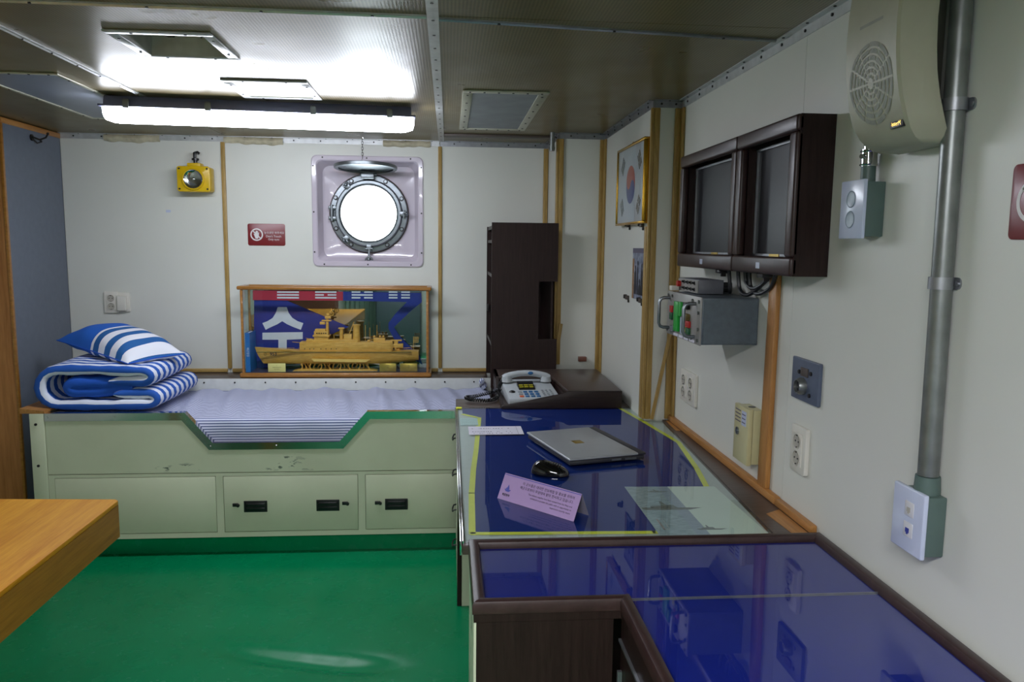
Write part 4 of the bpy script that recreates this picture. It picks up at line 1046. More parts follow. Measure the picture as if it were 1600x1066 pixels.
# ------------------------------------------------------------------ DESK
ZD = 0.745
dsk = thing('writing_desk', 'dark brown fitted desk under glass with blue mat along the right wall', 'desk', (0.47, 2.6, 0))
part('top', MB().box(0.034, XR-0.001, 1.772, 3.505, ZD-0.030, ZD-0.006, b=0.002), 'darktop', dsk)
part('rear_strip', MB().box(0.034, 0.80, 3.312, 3.505, ZD-0.006, ZD+0.001, b=0.001), 'darktop', dsk)
part('wall_strip', MB().prism([(XR-0.001, 1.79), (XR-0.001, YP-0.015), (0.875, 3.055), (0.806, 1.79)], 'z', ZD-0.006, ZD+0.001), 'darktop', dsk)
part('patch', MB().prism([(XR-0.022, 2.86), (0.875, 2.86), (0.884, 3.03), (XR-0.022, 3.03)], 'z', ZD+0.001, ZD+0.0022), 'batten_ory', dsk, label='orange-brown bare patch')
part('patch', MB().prism([(XR-0.022, 1.79), (0.852, 1.79), (0.845, 1.93), (XR-0.022, 1.96)], 'z', ZD+0.001, ZD+0.0022), 'batten_ory', dsk, label='orange-brown bare patch')
part('chrome_edge', MB().box(0.028, 0.034, 1.78, 3.31, ZD-0.034, ZD+0.002, b=0.0015).box(0.034, 0.040, 1.78, 3.31, ZD-0.006, ZD+0.0022, b=0.001), 'chrome', dsk)
ped = part('pedestal', B(0.055, 0.62, 2.98, 3.50, 0.0, ZD-0.031), 'bed', dsk, label='cream-green drawer pedestal')
part('end_panel', B(0.040, 0.62, 3.502, 3.530, 0.0, ZD-0.007), 'dark', dsk)
for a_, b__ in ((3.452, 3.500), (2.98, 3.0)): part('side_frame', MB().box(0.036, 0.054, a_, b__, 0.0, ZD-0.031), 'dark', dsk)
for k in range(4):
    z0 = 0.06+0.158*k
    dr = part('drawer', B(0.036, 0.054, 3.006, 3.446, z0, z0+0.150, b=0.002), 'bed', dsk)
    hy = 3.26; part('pull_handle', MB().tube([(0.036, hy-0.034, z0+0.10), (0.024, hy-0.033, z0+0.097), (0.019, hy-0.022, z0+0.088), (0.018, hy, z0+0.085), (0.019, hy+0.022, z0+0.088), (0.024, hy+0.033, z0+0.097), (0.036, hy+0.034, z0+0.10)], 0.0035, 8), 'black', dr)
part('support_rail', B(0.055, XR-0.003, 1.79, 2.979, ZD-0.11, ZD-0.031), 'dark', dsk)
part('corner_tape', B(0.033, 0.058, 3.285, 3.318, ZD+0.002, ZD+0.0030), 'yellowtape', dsk, label='bit of yellow tape')
part('underlay', MB().prism([(0.040, 1.79), (0.800, 1.79), (0.870, 3.05), (0.84, 3.31), (0.040, 3.31)], 'z', ZD-0.0060, ZD-0.0048), 'underlay', dsk, label='pale green sheet under the glass')
# blue mat with fluorescent yellow edging, under the glass
edge = [(0.513, 1.826), (0.059, 1.841), (0.067, 2.155), (0.080, 2.40), (0.096, 2.62), (0.113, 2.90), (0.127, 3.128), (0.060, 3.20), (0.060, 3.308), (0.752, 3.308), (0.792, 3.05), (0.838, 2.703), (0.80, 2.38), (0.762, 2.150), (0.70, 1.83)]
mtt = thing('desk_mat', 'royal blue desk mat with fluorescent yellow edging under the desk glass', 'desk mat', (0.45, 2.55, ZD-0.0048))
part('felt', MB().prism(edge, 'z', ZD-0.0046, ZD-0.0036), 'mat_blue', mtt)
mb = MB(); n = len(edge)
for i in range(n):
    if 7 <= i < 9: continue
    a = Vector((*edge[i], 0)); b_ = Vector((*edge[(i+1) % n], 0)); d = (b_-a).normalized(); s = Vector((-d.y, d.x, 0))*0.0085
    mb.add([(p.x, p.y, z) for z in (ZD-0.0036, ZD-0.0028) for p in (a-s-d*0.004, b_-s+d*0.004, b_+s+d*0.004, a+s-d*0.004)], [(0, 3, 2, 1), (4, 5, 6, 7), (0, 1, 5, 4), (1, 2, 6, 5), (2, 3, 7, 6), (3, 0, 4, 7)])
part('yellow_edging', mb, 'yellowtape', mtt)
# photograph of the sea under the glass (flat print)
pp = [at(975, 760, Z=ZD), at(1118, 762, Z=ZD), at(1200, 833, Z=ZD), at(1035, 838, Z=ZD)]
# a true rectangle near those corners
sp = thing('sea_photo_print', 'large pale photo print of warships at sea under the desk glass corner', 'photo print', (0.5205, 1.795, ZD-0.0026))
part('print_sheet', MB().prism([(0, 0), (0.275, 0), (0.270, 0.385), (0.0, 0.395)], 'z', 0, 0.0006), 'seapic', sp, local=True)
mb = MB(); z = 0.00075
def silh(cx, cy_, s, pts): mb.poly([(cx+s*p[1]*0.62, cy_-s*p[0]*0.0+s*p[0], z) for p in pts])
def pship(cx, cy_, L):
    # ship lies along x, bow to the right (sky side); masts toward +y
    mb.poly([(cx-L*0.5, cy_-L*0.05, z), (cx-L*0.45, cy_-L*0.10, z), (cx+L*0.30, cy_-L*0.11, z), (cx+L*0.55, cy_-L*0.01, z), (cx-L*0.5, cy_+L*0.03, z)])
    mb.poly([(cx-L*0.35, cy_+L*0.0, z), (cx+L*0.12, cy_, z), (cx+L*0.08, cy_+L*0.14, z), (cx-L*0.05, cy_+L*0.15, z), (cx-L*0.08, cy_+L*0.34, z), (cx-L*0.12, cy_+L*0.34, z), (cx-L*0.14, cy_+L*0.12, z), (cx-L*0.33, cy_+L*0.10, z)])
pship(0.085, 0.205, 0.16); pship(0.085, 0.345, 0.06); pship(0.145, 0.045, 0.075)
part('printed_ships', mb, 'shippic', sp, local=True, recalc=False)
part('caption_box', MB().box(0.020, 0.026, 0.045, 0.12, 0.0006, 0.0008).box(0.037, 0.038, 0.045, 0.12, 0.0006, 0.0008).box(0.020, 0.038, 0.045, 0.046, 0.0006, 0.0008).box(0.020, 0.038, 0.119, 0.12, 0.0006, 0.0008), 'signwhite', sp, local=True)
gp = part('glass_top', MB().prism([(0.041, 1.79), (0.802, 1.79), (0.872, 3.05), (0.842, 3.31), (0.041, 3.31)], 'z', ZD-0.0018, ZD+0.001), 'deskglass', dsk)
# small grid sheet under the glass, number slip on top
n1 = thing('grid_sheet', 'small pale blue printed grid sheet at the far left corner of the mat', 'paper', (0.083, 3.06, ZD-0.0026))
part('sheet', MB().box(0.048, 0.118, 2.99, 3.12, ZD-0.0026, ZD-0.0022), 'papergreen', n1)
mb = MB()
for i in range(4):
    for j in range(8): mb.box(0.054+0.008*j, 0.059+0.008*j, 3.005+0.03*i, 3.008+0.03*i, ZD-0.0021, ZD-0.0020)
part('printed_marks', mb, 'ink', n1, recalc=False)
n2 = thing('paper_slip', 'white printed paper slip lying on the desk glass left of the laptop', 'paper', (0.18, 2.89, ZD+0.0012), math.radians(0.5))
part('sheet', MB().box(-0.103, 0.103, -0.065, 0.065, 0, 0.0006), 'paper', n2, local=True)
mb = MB()
rnd = random.Random(5)
for row, zz in ((0.030, 1), (-0.020, 1), (-0.045, 1)):
    x = -0.09
    while x < 0.065:
        w = 0.003+rnd.random()*0.006
        if rnd.random() < 0.75: mb.box(x, x+w*0.6, row-0.004, row+0.004, 0.0006, 0.0008)
        x += w+0.002
mb.box(0.082, 0.083, -0.06, 0.06, 0.0006, 0.0008)
part('printed_lines', mb, 'inkgrey', n2, local=True, kind='stuff')

# raised box on the desk with telephone niche
rb = thing('desk_riser', 'low dark brown riser box with telephone niche at the back of the desk', 'riser', (0.50, 3.6, ZD))
RX0, RX1, RY0, RY1, RZ1 = 0.228, 0.758, 3.285, 3.890, 0.822
def fprof(): # front board, with the top edge swooping down to the left
    return [(RX0, ZD+0.001), (RX1, ZD+0.001), (RX1, RZ1), (0.525, RZ1), (0.512, RZ1-0.004), (0.500, RZ1-0.012), (0.42, RZ1-0.027), (0.33, RZ1-0.047), (0.262, RZ1-0.058), (0.240, RZ1-0.060), (0.230, RZ1-0.066)]
part('front_board', MB().prism(fprof(), 'y', RY0, RY0+0.016, b=0.0015), 'darkx', rb)
part('left_board', MB().prism([(RY0+0.017, ZD+0.001), (RY1, ZD+0.001), (RY1, RZ1), (3.67, RZ1), (3.655, RZ1-0.055), (RY0+0.017, RZ1-0.064)], 'x', RX0, RX0+0.014), 'darkx', rb)
part('right_board', B(RX1-0.016, RX1, RY0+0.017, RY1, ZD+0.001, RZ1-0.001), 'dark', rb)
part('top_board', MB().prism([(0.524, RY0+0.016), (RX1-0.0, RY0+0.016), (RX1, RY1+0.0), (RX0, RY1), (RX0, 3.672), (0.498, 3.672)], 'z', RZ1-0.016, RZ1, b=0.001), 'darktop', rb)
part('niche_wall', MB().box(0.500, 0.514, RY0+0.017, 3.672, ZD+0.001, RZ1-0.017).box(RX0+0.015, 0.499, 3.672, 3.686, ZD+0.001, RZ1-0.017), 'dark', rb)
part('niche_floor', B(RX0+0.015, 0.499, RY0+0.017, 3.671, ZD+0.001, ZD+0.004), 'darktop', rb)
# cupboard carrying the riser and the bookcase behind the desk
cb = thing('corner_cupboard', 'dark brown low cupboard under the bookcase behind the desk', 'cupboard', (0.5, 4.0, 0))
part('body', MB().box(0.240, XA-0.03, 3.532, 3.895, 0.0, ZD-0.007).box(0.240, X3-0.015, 3.895, YB-0.015, 0.0, ZD-0.024), 'dark', cb)
part('top_slab', MB().box(0.228, XA-0.03, 3.507, 3.897, ZD-0.006, ZD+0.0), 'darktop', cb)
tag(part('wood_bracket', B(0.680, 0.722, Y2-0.030, Y2-0.0005, 0.848, 0.872, b=0.002), 'brownwood'), 'small brown wooden block on the white wall above the desk riser', 'bracket')

# telephone (local frame, base centre; x right, y back)
ph = thing('telephone', 'grey desk telephone with blue keys sunk into the dark riser niche', 'telephone', (0.370, 3.47, ZD+0.012), math.radians(3))
mb = MB(); mb.prism([(-0.165, 0.0), (0.170, 0.0), (0.170, 0.058), (0.06, 0.050), (-0.165, 0.030)], 'x', -0.115, 0.115, b=0.006)
part('body', mb, 'phone', ph, local=True)
mb = MB(); mb.prism([(-0.168, -0.006), (0.165, -0.006), (0.165, 0.002), (-0.168, 0.002)], 'x', -0.112, 0.112, b=0.002); part('foot_plate', mb, 'phonegrey', ph, local=True)
def ptop(y): return 0.030+0.020*(y+0.165)/0.225 if y < 0.06 else 0.050+0.008*(y-0.06)/0.11
for cx0, nx, rows_, mat, w in ((-0.030, 3, 3, 'phoneblue', 0.017), (0.050, 3, 4, 'phonegrey', 0.010)):
    for i in range(nx):
        for j in range(rows_):
            x = cx0+(w+0.008)*i; yk = -0.135+0.036*j if rows_ == 3 else -0.120+0.026*j; z = ptop(yk)
            part('key', MB().box(x-w/2, x+w/2, yk-w/2*1.2, yk+w/2*1.2, z-0.002, z+0.004, b=0.001), mat, ph, local=True)
for j, mt_ in enumerate(('orange', 'phonegrey', 'phonegrey')):
    yk = -0.135+0.036*j; part('side_key', MB().box(-0.064, -0.046, yk-0.010, yk+0.010, ptop(yk)-0.002, ptop(yk)+0.004, b=0.001), mt_, ph, local=True)
part('volume_knob', MB().sph((-0.088, -0.06, ptop(-0.06)+0.001), 0.013, 14, 8, (1.1, 1.3, 0.5)), 'black', ph, local=True)
mb = MB(); mb.add([(-0.052, -0.03, ptop(-0.03)+0.003), (0.022, -0.03, ptop(-0.03)+0.003), (0.022, 0.055, 0.068), (-0.052, 0.055, 0.068), (-0.052, -0.03, ptop(-0.03)-0.002), (0.022, -0.03, ptop(-0.03)-0.002), (0.022, 0.055, 0.045), (-0.052, 0.055, 0.045)], [(0, 1, 2, 3), (0, 4, 5, 1), (1, 5, 6, 2), (3, 2, 6, 7), (0, 3, 7, 4)])
disp = part('display', mb, 'black', ph, local=True)
for j in range(2):
    for i in range(3):
        t = 0.25+0.22*j; z = ptop(-0.03)+0.003+(0.068-ptop(-0.03)-0.003)*t
        part('label_strip', MB().box(-0.048+0.023*i, -0.030+0.023*i, -0.03+0.085*t-0.006, -0.03+0.085*t+0.006, z+0.0005, z+0.003), 'yellowb' if (i+j) % 2 == 0 or True else 'white', disp, local=True)
hp = []; hr = []
for i in range(25):
    t = -1+2*i/24; hp.append((0.104*t, 0.105, 0.072+0.025*(1-t*t)**0.7)); hr.append(0.014+0.005*abs(t)**3)
hsx = part('handset', MB().tube(hp, hr, 14).cyl((-0.092, 0.100, 0.058), (-0.092, 0.100, 0.082), 0.027, 0.022, 20).cyl((0.092, 0.100, 0.058), (0.092, 0.100, 0.082), 0.027, 0.022, 20), 'phone', ph, local=True, sharp=60)
part('emblem', MB().sph((0.018, 0.089, 0.099), 0.010, 14, 8, (1.3, 0.5, 0.8)), 'phoneblue', hsx, local=True)
cp = []; N = 800
ctrl = [Vector(p) for p in ((-0.108, 0.10, 0.066), (-0.124, 0.092, 0.048), (-0.139, 0.05, 0.018), (-0.150, 0.0, 0.004), (-0.195, -0.055, 0.002), (-0.265, -0.045, 0.004), (-0.290, 0.0, 0.006), (-0.245, 0.02, 0.008), (-0.18, 0.035, 0.020), (-0.128, 0.06, 0.030))]
def cr(P, t):
    t = t*(len(P)-1); i = min(int(t), len(P)-2); f = t-i
    p0, p1, p2, p3 = P[max(i-1, 0)], P[i], P[i+1], P[min(i+2, len(P)-1)]
    return 0.5*((2*p1)+(p2-p0)*f+(2*p0-5*p1+4*p2-p3)*f*f+(3*p1-p0-3*p2+p3)*f**3)
for i in range(N):
    t = i/(N-1); p = cr(ctrl, t); q = cr(ctrl, min(1, t+0.004)); d = (q-p).normalized() if (q-p).length > 1e-6 else Vector((0, 1, 0))
    u = d.cross(Vector((0, 0, 1))).normalized(); w = u.cross(d); a = t*2*PI*66
    cp.append(p + (u*math.cos(a)+w*math.sin(a))*0.0066)
part('coiled_cord', MB().tube(cp, 0.0027, 5), 'black', ph, local=True)

# laptop
la, lb_, lc, ld = at(835, 672, Z=0.775), at(942, 667, Z=0.775), at(996, 705, Z=0.775), at(876, 720, Z=0.775)
ctr = (la+lb_+lc+ld)/4; ux = (lb_+lc-la-ld).normalized(); lw = ((lb_-la).length+(lc-ld).length)/2; lh = ((ld-la).length+(lc-lb_).length)/2
lt = thing('laptop', 'closed silver laptop lying on the blue desk glass', 'laptop', (ctr.x, ctr.y, ZD+0.001), math.atan2(ux.y, ux.x))
w2, h2 = lw/2, lh/2
part('base', MB().box(-w2+0.004, w2-0.004, -h2+0.004, h2-0.004, 0.004, 0.018, b=0.004), 'laptopdk', lt, local=True)
part('feet', MB().box(-w2+0.02, -w2+0.05, -h2+0.02, -h2+0.05, 0, 0.004).box(w2-0.05, w2-0.02, -h2+0.02, -h2+0.05, 0, 0.004).box(-w2+0.02, -w2+0.05, h2-0.05, h2-0.02, 0, 0.004).box(w2-0.05, w2-0.02, h2-0.05, h2-0.02, 0, 0.004), 'black', lt, local=True)
part('ports', MB().box(w2*0.1, w2*0.35, -h2+0.002, -h2+0.006, 0.008, 0.014).box(w2*0.45, w2*0.75, -h2+0.002, -h2+0.006, 0.007, 0.013), 'steel', lt, local=True)
part('lid', MB().box(-w2, w2-0.028, -h2, h2, 0.0195, 0.028, b=0.004, seg=3), 'laptop', lt, local=True)
part('hinge_strip', MB().box(w2-0.027, w2, -h2, h2, 0.0185, 0.0275, b=0.004), 'laptopdk', lt, local=True)
part('badge', MB().box(-0.040, -0.005, -0.020, 0.020, 0.028, 0.0286, b=0.0002), 'brass', lt, local=True)
# mouse
ms = thing('computer_mouse', 'glossy black computer mouse behind the lilac card on the desk', 'mouse', (0.315, 2.315, ZD+0.001), math.radians(-22))
mb = MB()
def fmouse(u, v):
    a = 2*PI*u; t = v*PI/2; c, s = math.cos(t), math.sin(t)
    x = 0.060*math.copysign(abs(math.cos(a))**0.85, math.cos(a))*c**0.75; y = 0.034*math.copysign(abs(math.sin(a))**0.85, math.sin(a))*c**0.75
    z = 0.003+0.036*s*(1-0.35*(x/0.06))
    return (x, y, z)
mb.grid(fmouse, 40, 14, cu=True)
part('shell', mb, 'blackgloss', ms, local=True, sharp=80); part('sole', MB().cyl((0, 0, 0), (0, 0, 0.004), 0.028, n=24), 'black', ms, local=True)
mb = MB()
for i in range(9): mb.tube([(-0.030+0.008*i, -0.015, 0.0392-abs(i-2)*0.0011), (-0.030+0.008*i, 0.0, 0.0413-abs(i-2)*0.0011), (-0.030+0.008*i, 0.015, 0.0392-abs(i-2)*0.0011)], 0.0012, 5)
part('grip_ribs', mb, 'black', ms, local=True)
# tent card
pa, pb = at(777, 779, Z=ZD), at(896, 816, Z=ZD); pc = at(911, 770, Z=ZD)
dx = (pb-pa); dx.z = 0; L = dx.length; ang = math.atan2(dx.y, dx.x)
tc = thing('tent_card', 'lilac folded notice card in front of the mouse on the desk', 'card', ((pa.x+pb.x)/2, (pa.y+pb.y)/2, ZD+0.001), ang)
dp, hh_ = 0.066, 0.066
mb = MB(); h = L/2; e = 0.0016
mb.prism([(0, 0), (e, 0), (dp/2+e/2, hh_-0.002), (dp/2, hh_)], 'x', -h, h)
part('front_leaf', mb, 'card', tc, local=True, smooth=False)
part('rear_leaf', MB().prism([(dp, 0), (dp-e, 0), (dp/2+e/2, hh_-0.002), (dp/2+0.0008, hh_)], 'x', -h, h), 'cardback', tc, local=True, smooth=False)
upv = Vector((0, dp/2, hh_)).normalized(); slant = math.hypot(dp/2, hh_)
def cpt(x, s): return (x, upv.y*s*slant-0.0003, upv.z*s*slant+0.0001)
q = [cpt(-h, 0.945), cpt(h, 0.945), cpt(h, 0.972), cpt(-h, 0.972)]; mb = MB(); mb.add([(p[0], p[1]-0.0004, p[2]) for p in q], [(0, 1, 2, 3)])
part('blue_line', mb, 'cardblue', tc, local=True, recalc=False)
mb = MB(); n_ = Vector((1, 0, 0)).cross(upv)
for s_, tx, sz in ((0.78, '이 군수품은 대국민 안보체험 및 홍보를 위하여', 0.0094), (0.62, '해군으로부터 무상대여 받아 전시하고 있습니다.', 0.0094), (0.46, 'The military supplies have been rented from the Navy and', 0.0064), (0.34, 'exhibited to present the public with an opportunity to', 0.0064), (0.22, 'experience security issues.', 0.0064)):
    mb.text(tx, sz, cpt(h*0.88, s_), (1, 0, 0), upv, 'RIGHT', thick=0.0006)
part('lettering', mb, 'ink', tc, local=True, recalc=False)
mb = MB(); cx_, s0 = -h*0.80, 0.0
def L2(px, s_): return cpt(cx_+px, s_)
def lp(pts): mb.add([(lambda c: (c[0], c[1]-0.0006, c[2]))(L2(a_, b_)) for a_, b_ in pts], [list(range(len(pts)))])
lp([(0, 0.62), (0.006, 0.44), (0.001, 0.40), (-0.004, 0.44)]); lp([(-0.012, 0.42), (0.013, 0.42), (0.006, 0.34), (-0.005, 0.34)]); lp([(-0.003, 0.50), (-0.008, 0.44), (-0.004, 0.42)])
part('sail_emblem', mb, 'cardblue', tc, local=True, recalc=False)
mb = MB(); mb.text('해군본부', 0.0075, cpt(cx_, 0.20), (1, 0, 0), upv, thick=0.0006, bold=0.0002)
part('emblem_lettering', mb, 'ink', tc, local=True, recalc=False)

# ------------------------------------------------------------------ NEAR COUNTER
nc = thing('low_counter', 'dark-rimmed L-shaped counter with blue glazed top in the foreground', 'counter', (0.5, 1.2, 0))
CY = 1.435; YN = -0.3; XI = 0.340
rimw = 0.026
def rim(p0, p1, inward, w=rimw, z0=ZD-0.012, z1=0.759, name='rim_moulding'):
    p0 = Vector((*p0, 0)); p1 = Vector((*p1, 0)); d = (p1-p0).normalized(); n = Vector((*inward, 0))
    pr = [(0, z0), (0, z1-0.008), (0.003, z1-0.002), (0.009, z1), (w-0.009, z1), (w-0.003, z1-0.003), (w, z1-0.009), (w, z0)]
    mb = MB(); k = len(pr); vs = []
    for p, sg in ((p0, 1), (p1, -1)):
        for a_, z in pr: vs.append(p + n*a_ + d*(sg*a_*MIT[sg]) + Vector((0, 0, z)))
    mb.add(vs, [(i, (i+1) % k, k+(i+1) % k, k+i) for i in range(k)] + [list(range(k)), list(range(k, 2*k))])
    part(name, mb, 'rim', nc)
MIT = {1: 1, -1: 1}
rim((0.047, 1.768), (XR-0.0015, 1.768), (0, -1)); rim((0.047, CY), (0.047, 1.768), (1, 0)); rim((XR-0.0015, 1.768), (XR-0.0015, YN), (-1, 0))
MIT = {1: 1, -1: -1}; rim((0.047, CY), (XI, CY), (0, 1)); MIT = {1: -1, -1: 1}; rim((XI, CY), (XI, YN), (1, 0))
MIT = {1: 1, -1: 1}
part('top_board', MB().prism([(0.050, CY+0.003), (XI+0.003, CY+0.003), (XI+0.003, YN+0.002), (XR-0.003, YN+0.002), (XR-0.003, 1.765), (0.050, 1.765)], 'z', ZD-0.030, ZD-0.013), 'dark', nc)
part('blue_sheet', MB().prism([(0.072, CY+0.025), (XI+0.025, CY+0.025), (XI+0.025, YN+0.01), (XR-0.027, YN+0.01), (XR-0.027, 1.743), (0.072, 1.743)], 'z', ZD-0.0128, ZD-0.004), 'counter_blue', nc)
ysm = 1.459
part('glass_sheet', MB().prism([(0.073, CY+0.026+0.002), (XR-0.028, ysm+0.002), (XR-0.028, 1.742), (0.073, 1.742)], 'z', ZD-0.0038, ZD+0.001), 'counterglass', nc)
part('glass_sheet', MB().prism([(XI+0.026, ysm-0.001), (XR-0.028, ysm-0.001), (XR-0.028, YN+0.012), (XI+0.026, YN+0.012)], 'z', ZD-0.0038, ZD+0.001), 'counterglass', nc)
part('glass_joint', B(XI+0.027, XR-0.029, ysm-0.0008, ysm+0.0016, ZD-0.0038, ZD+0.0012), 'alu', nc)
part('front_panel', B(0.056, XI-0.012, CY+0.004, CY+0.020, 0.0, ZD-0.031), 'dark', nc)
part('left_side', B(0.050, 0.055, CY+0.004, 1.765, 0.0, ZD-0.031), 'bed', nc)
part('inner_side', MB().box(XI+0.004, XI+0.020, YN, CY+0.003, 0.0, ZD-0.031), 'dark', nc)
part('side_strip', MB().box(XI-0.002, XI+0.0035, YN, CY+0.0, ZD-0.075, ZD-0.070).box(XI-0.006, XI+0.003, CY-0.02, CY-0.012, 0.1, ZD-0.13), 'alu', nc)
part('far_side', B(0.056, XR-0.003, 1.748, 1.765, 0.0, ZD-0.031), 'dark', nc)

# ------------------------------------------------------------------ wooden table (left foreground)
tb_ = thing('wooden_table', 'thick-edged light oak table at the left edge of the foreground', 'table', (-1.35, 1.3, 0))
TX, TY, TZ = -0.893, 2.124, 0.75
part('tabletop', MB().prism([(TX-0.012, TY), (-1.9, TY+0.055), (-1.9, 0.4), (TX, 0.4), (TX, TY-0.012)], 'z', TZ-0.012, TZ, b=0.0015), 'table', tb_)
part('edge_band', MB().prism([(TX-0.012, TY), (TX-0.03, TY+0.001), (TX-0.03, 0.42), (TX, 0.42), (TX, TY-0.012)], 'z', TZ-0.102, TZ-0.0125), 'tabley', tb_)
part('edge_band', MB().prism([(TX-0.031, TY+0.0005), (-1.9, TY+0.053), (-1.9, TY+0.024), (TX-0.031, TY-0.028)], 'z', TZ-0.102, TZ-0.0125), 'table', tb_)
for x, y in ((TX-0.30, TY-0.22), (-1.80, TY-0.2), (TX-0.30, 0.65), (-1.80, 0.65)): part('leg', B(x-0.03, x+0.03, y-0.03, y+0.03, 0.0, TZ-0.0126, b=0.004), 'tabley', tb_)

# ------------------------------------------------------------------ alcove wall: flag picture, photo, clips
fr = thing('flag_picture', 'gold-framed Korean flag picture high on the alcove wall', 'picture', (XA, 3.318, 1.712), RZ)
fw, fh = 0.500, 0.338   # local x towards the viewer's right
for a_, b__, c_, d_ in ((-fw/2, fw/2, fh/2-0.010, fh/2), (-fw/2, fw/2, -fh/2, -fh/2+0.010), (-fw/2, -fw/2+0.012, -fh/2+0.010, fh/2-0.010), (fw/2-0.012, fw/2, -fh/2+0.010, fh/2-0.010)):
    part('frame_side', MB().box(a_, b__, -0.032, -0.002, c_, d_, b=0.002), 'gold', fr, local=True)
fo = part('print_sheet', MB().box(-fw/2+0.011, fw/2-0.011, -0.024, -0.022, -fh/2+0.011, fh/2-0.011), 'flagwhite', fr, local=True)
part('glazing', MB().box(-fw/2+0.012, fw/2-0.012, -0.029, -0.027, -fh/2+0.0105, fh/2-0.0105), 'glass', fr, local=True)
Rg = 0.080
def arcp(cx, cz, r, a0, a1, n=24): return [(cx+r*math.cos(math.radians(a0+(a1-a0)*i/n)), cz+r*math.sin(math.radians(a0+(a1-a0)*i/n))) for i in range(n+1)]
t0 = -33
def rotp(pts, a):
    a = math.radians(a); return [(x*math.cos(a)-z*math.sin(a), x*math.sin(a)+z*math.cos(a)) for x, z in pts]
red = arcp(0, 0, Rg, 0, 180) + arcp(-Rg/2, 0, Rg/2, 180, 360, 14)[1:] + arcp(Rg/2, 0, Rg/2, 180, 0, 14)[1:-1]
def sign_poly(pts, y, th=0.0006):
    from mathutils.geometry import tessellate_polygon
    mb = MB(); v = [(p[0], y, p[1]) for p in pts]
    tris = tessellate_polygon([[Vector((p[0], p[1], 0)) for p in pts]]); mb.add(v, [tuple(t) for t in tris]); return mb
part('red_swirl', sign_poly(rotp(red, t0), -0.0248), 'flagred', fr, local=True, recalc=False)
part('blue_swirl', sign_poly(rotp(arcp(0, 0, Rg, 0, 360, 48)[:-1], t0), -0.0244), 'flagblue', fr, local=True, recalc=False)
mb = MB()
for cx, cz, a, kk in ((-0.150, 0.090, 56, (0, 0, 0)), (0.150, 0.090, -56, (1, 0, 1)), (-0.150, -0.090, -56, (0, 1, 0)), (0.150, -0.090, 56, (1, 1, 1))):
    mb.M = Matrix.Translation((cx, 0, cz)) @ Matrix.Rotation(-math.radians(a), 4, 'Y')
    for i, b__ in enumerate(kk):
        z = (i-1)*0.0175
        for x0, x1 in ([(-0.034, 0.034)] if not b__ else [(-0.034, -0.003), (0.003, 0.034)]): mb.box(x0, x1, -0.0252, -0.0242, z-0.0040, z+0.0040)
mb.M = Matrix.Identity(4); part('trigrams', mb, 'ink', fr, local=True)
part('hanging_loop', MB().ring((0.0, -0.018, fh/2+0.004), (0, 1, 0), 0.006, 0.0015, 12, 5), 'brass', fr, local=True)

pt = thing('photo_print', 'unframed colour photo of people in a room pinned below the flag', 'photo', (XA, 3.205, 1.338), RZ)
part('sheet', MB().box(-0.115, 0.115, -0.004, -0.002, -0.110, 0.105), 'photo', pt, local=True)
mb = MB()
for cx, hz, w in ((-0.06, 0.01, 0.020), (-0.02, 0.03, 0.013), (0.05, 0.02, 0.02), (0.085, -0.005, 0.024), (0.015, -0.045, 0.022)):
    mb.lathe([(0.011, 0), (0, 0)], (cx, -0.0043, hz+0.012), (0, -1, 0), 12)
    mb.add([(cx-w, -0.0043, -0.09), (cx+w, -0.0043, -0.09), (cx+w*0.8, -0.0043, hz-0.01), (cx+w*0.3, -0.0043, hz+0.003), (cx-w*0.3, -0.0043, hz+0.003), (cx-w*0.8, -0.0043, hz-0.01)], [(0, 1, 2, 3, 4, 5)])
part('pictured_figures', mb, 'ink', pt, local=True, recalc=False)
part('pictured_door', MB().box(-0.115, -0.085, -0.0043, -0.004, -0.11, 0.06), 'casewood', pt, local=True)
part('top_edge_tape', MB().box(-0.115, 0.115, -0.0043, -0.004, 0.085, 0.105), 'inkgrey', pt, local=True)
for px, py, lab in ((984, 353, 'brown clip under the flag picture, its left one'), (1005, 353, 'brown clip under the flag picture, its right one'), (982, 466, 'brown clip at the lower left of the pinned photo'), (1003, 471, 'brown clip at the lower right of the pinned photo')):
    p = at(px, py, X=XA)
    c = thing('wall_clip', lab, 'clip', (XA, p.y, p.z), RZ)
    part('block', MB().box(-0.014, 0.016, -0.014, 0, -0.006, 0.012, b=0.002), 'brownceil', c, local=True)
    part('jaw', MB().box(-0.020, -0.008, -0.020, -0.004, -0.002, 0.016, b=0.003).box(0.002, 0.018, -0.006, 0, -0.018, -0.006, b=0.001), 'screw', c, local=True)

tag(part('pipe_stub', MB().cyl((0.522, Y2-0.02, ZC-0.001), (0.522, Y2-0.02, 1.925), 0.0125, n=16).cyl((0.522, Y2-0.02, 1.945), (0.522, Y2-0.02, 1.932), 0.015, n=16), 'galv'), 'short threaded pipe end hanging from the ceiling at the alcove corner', 'pipe')

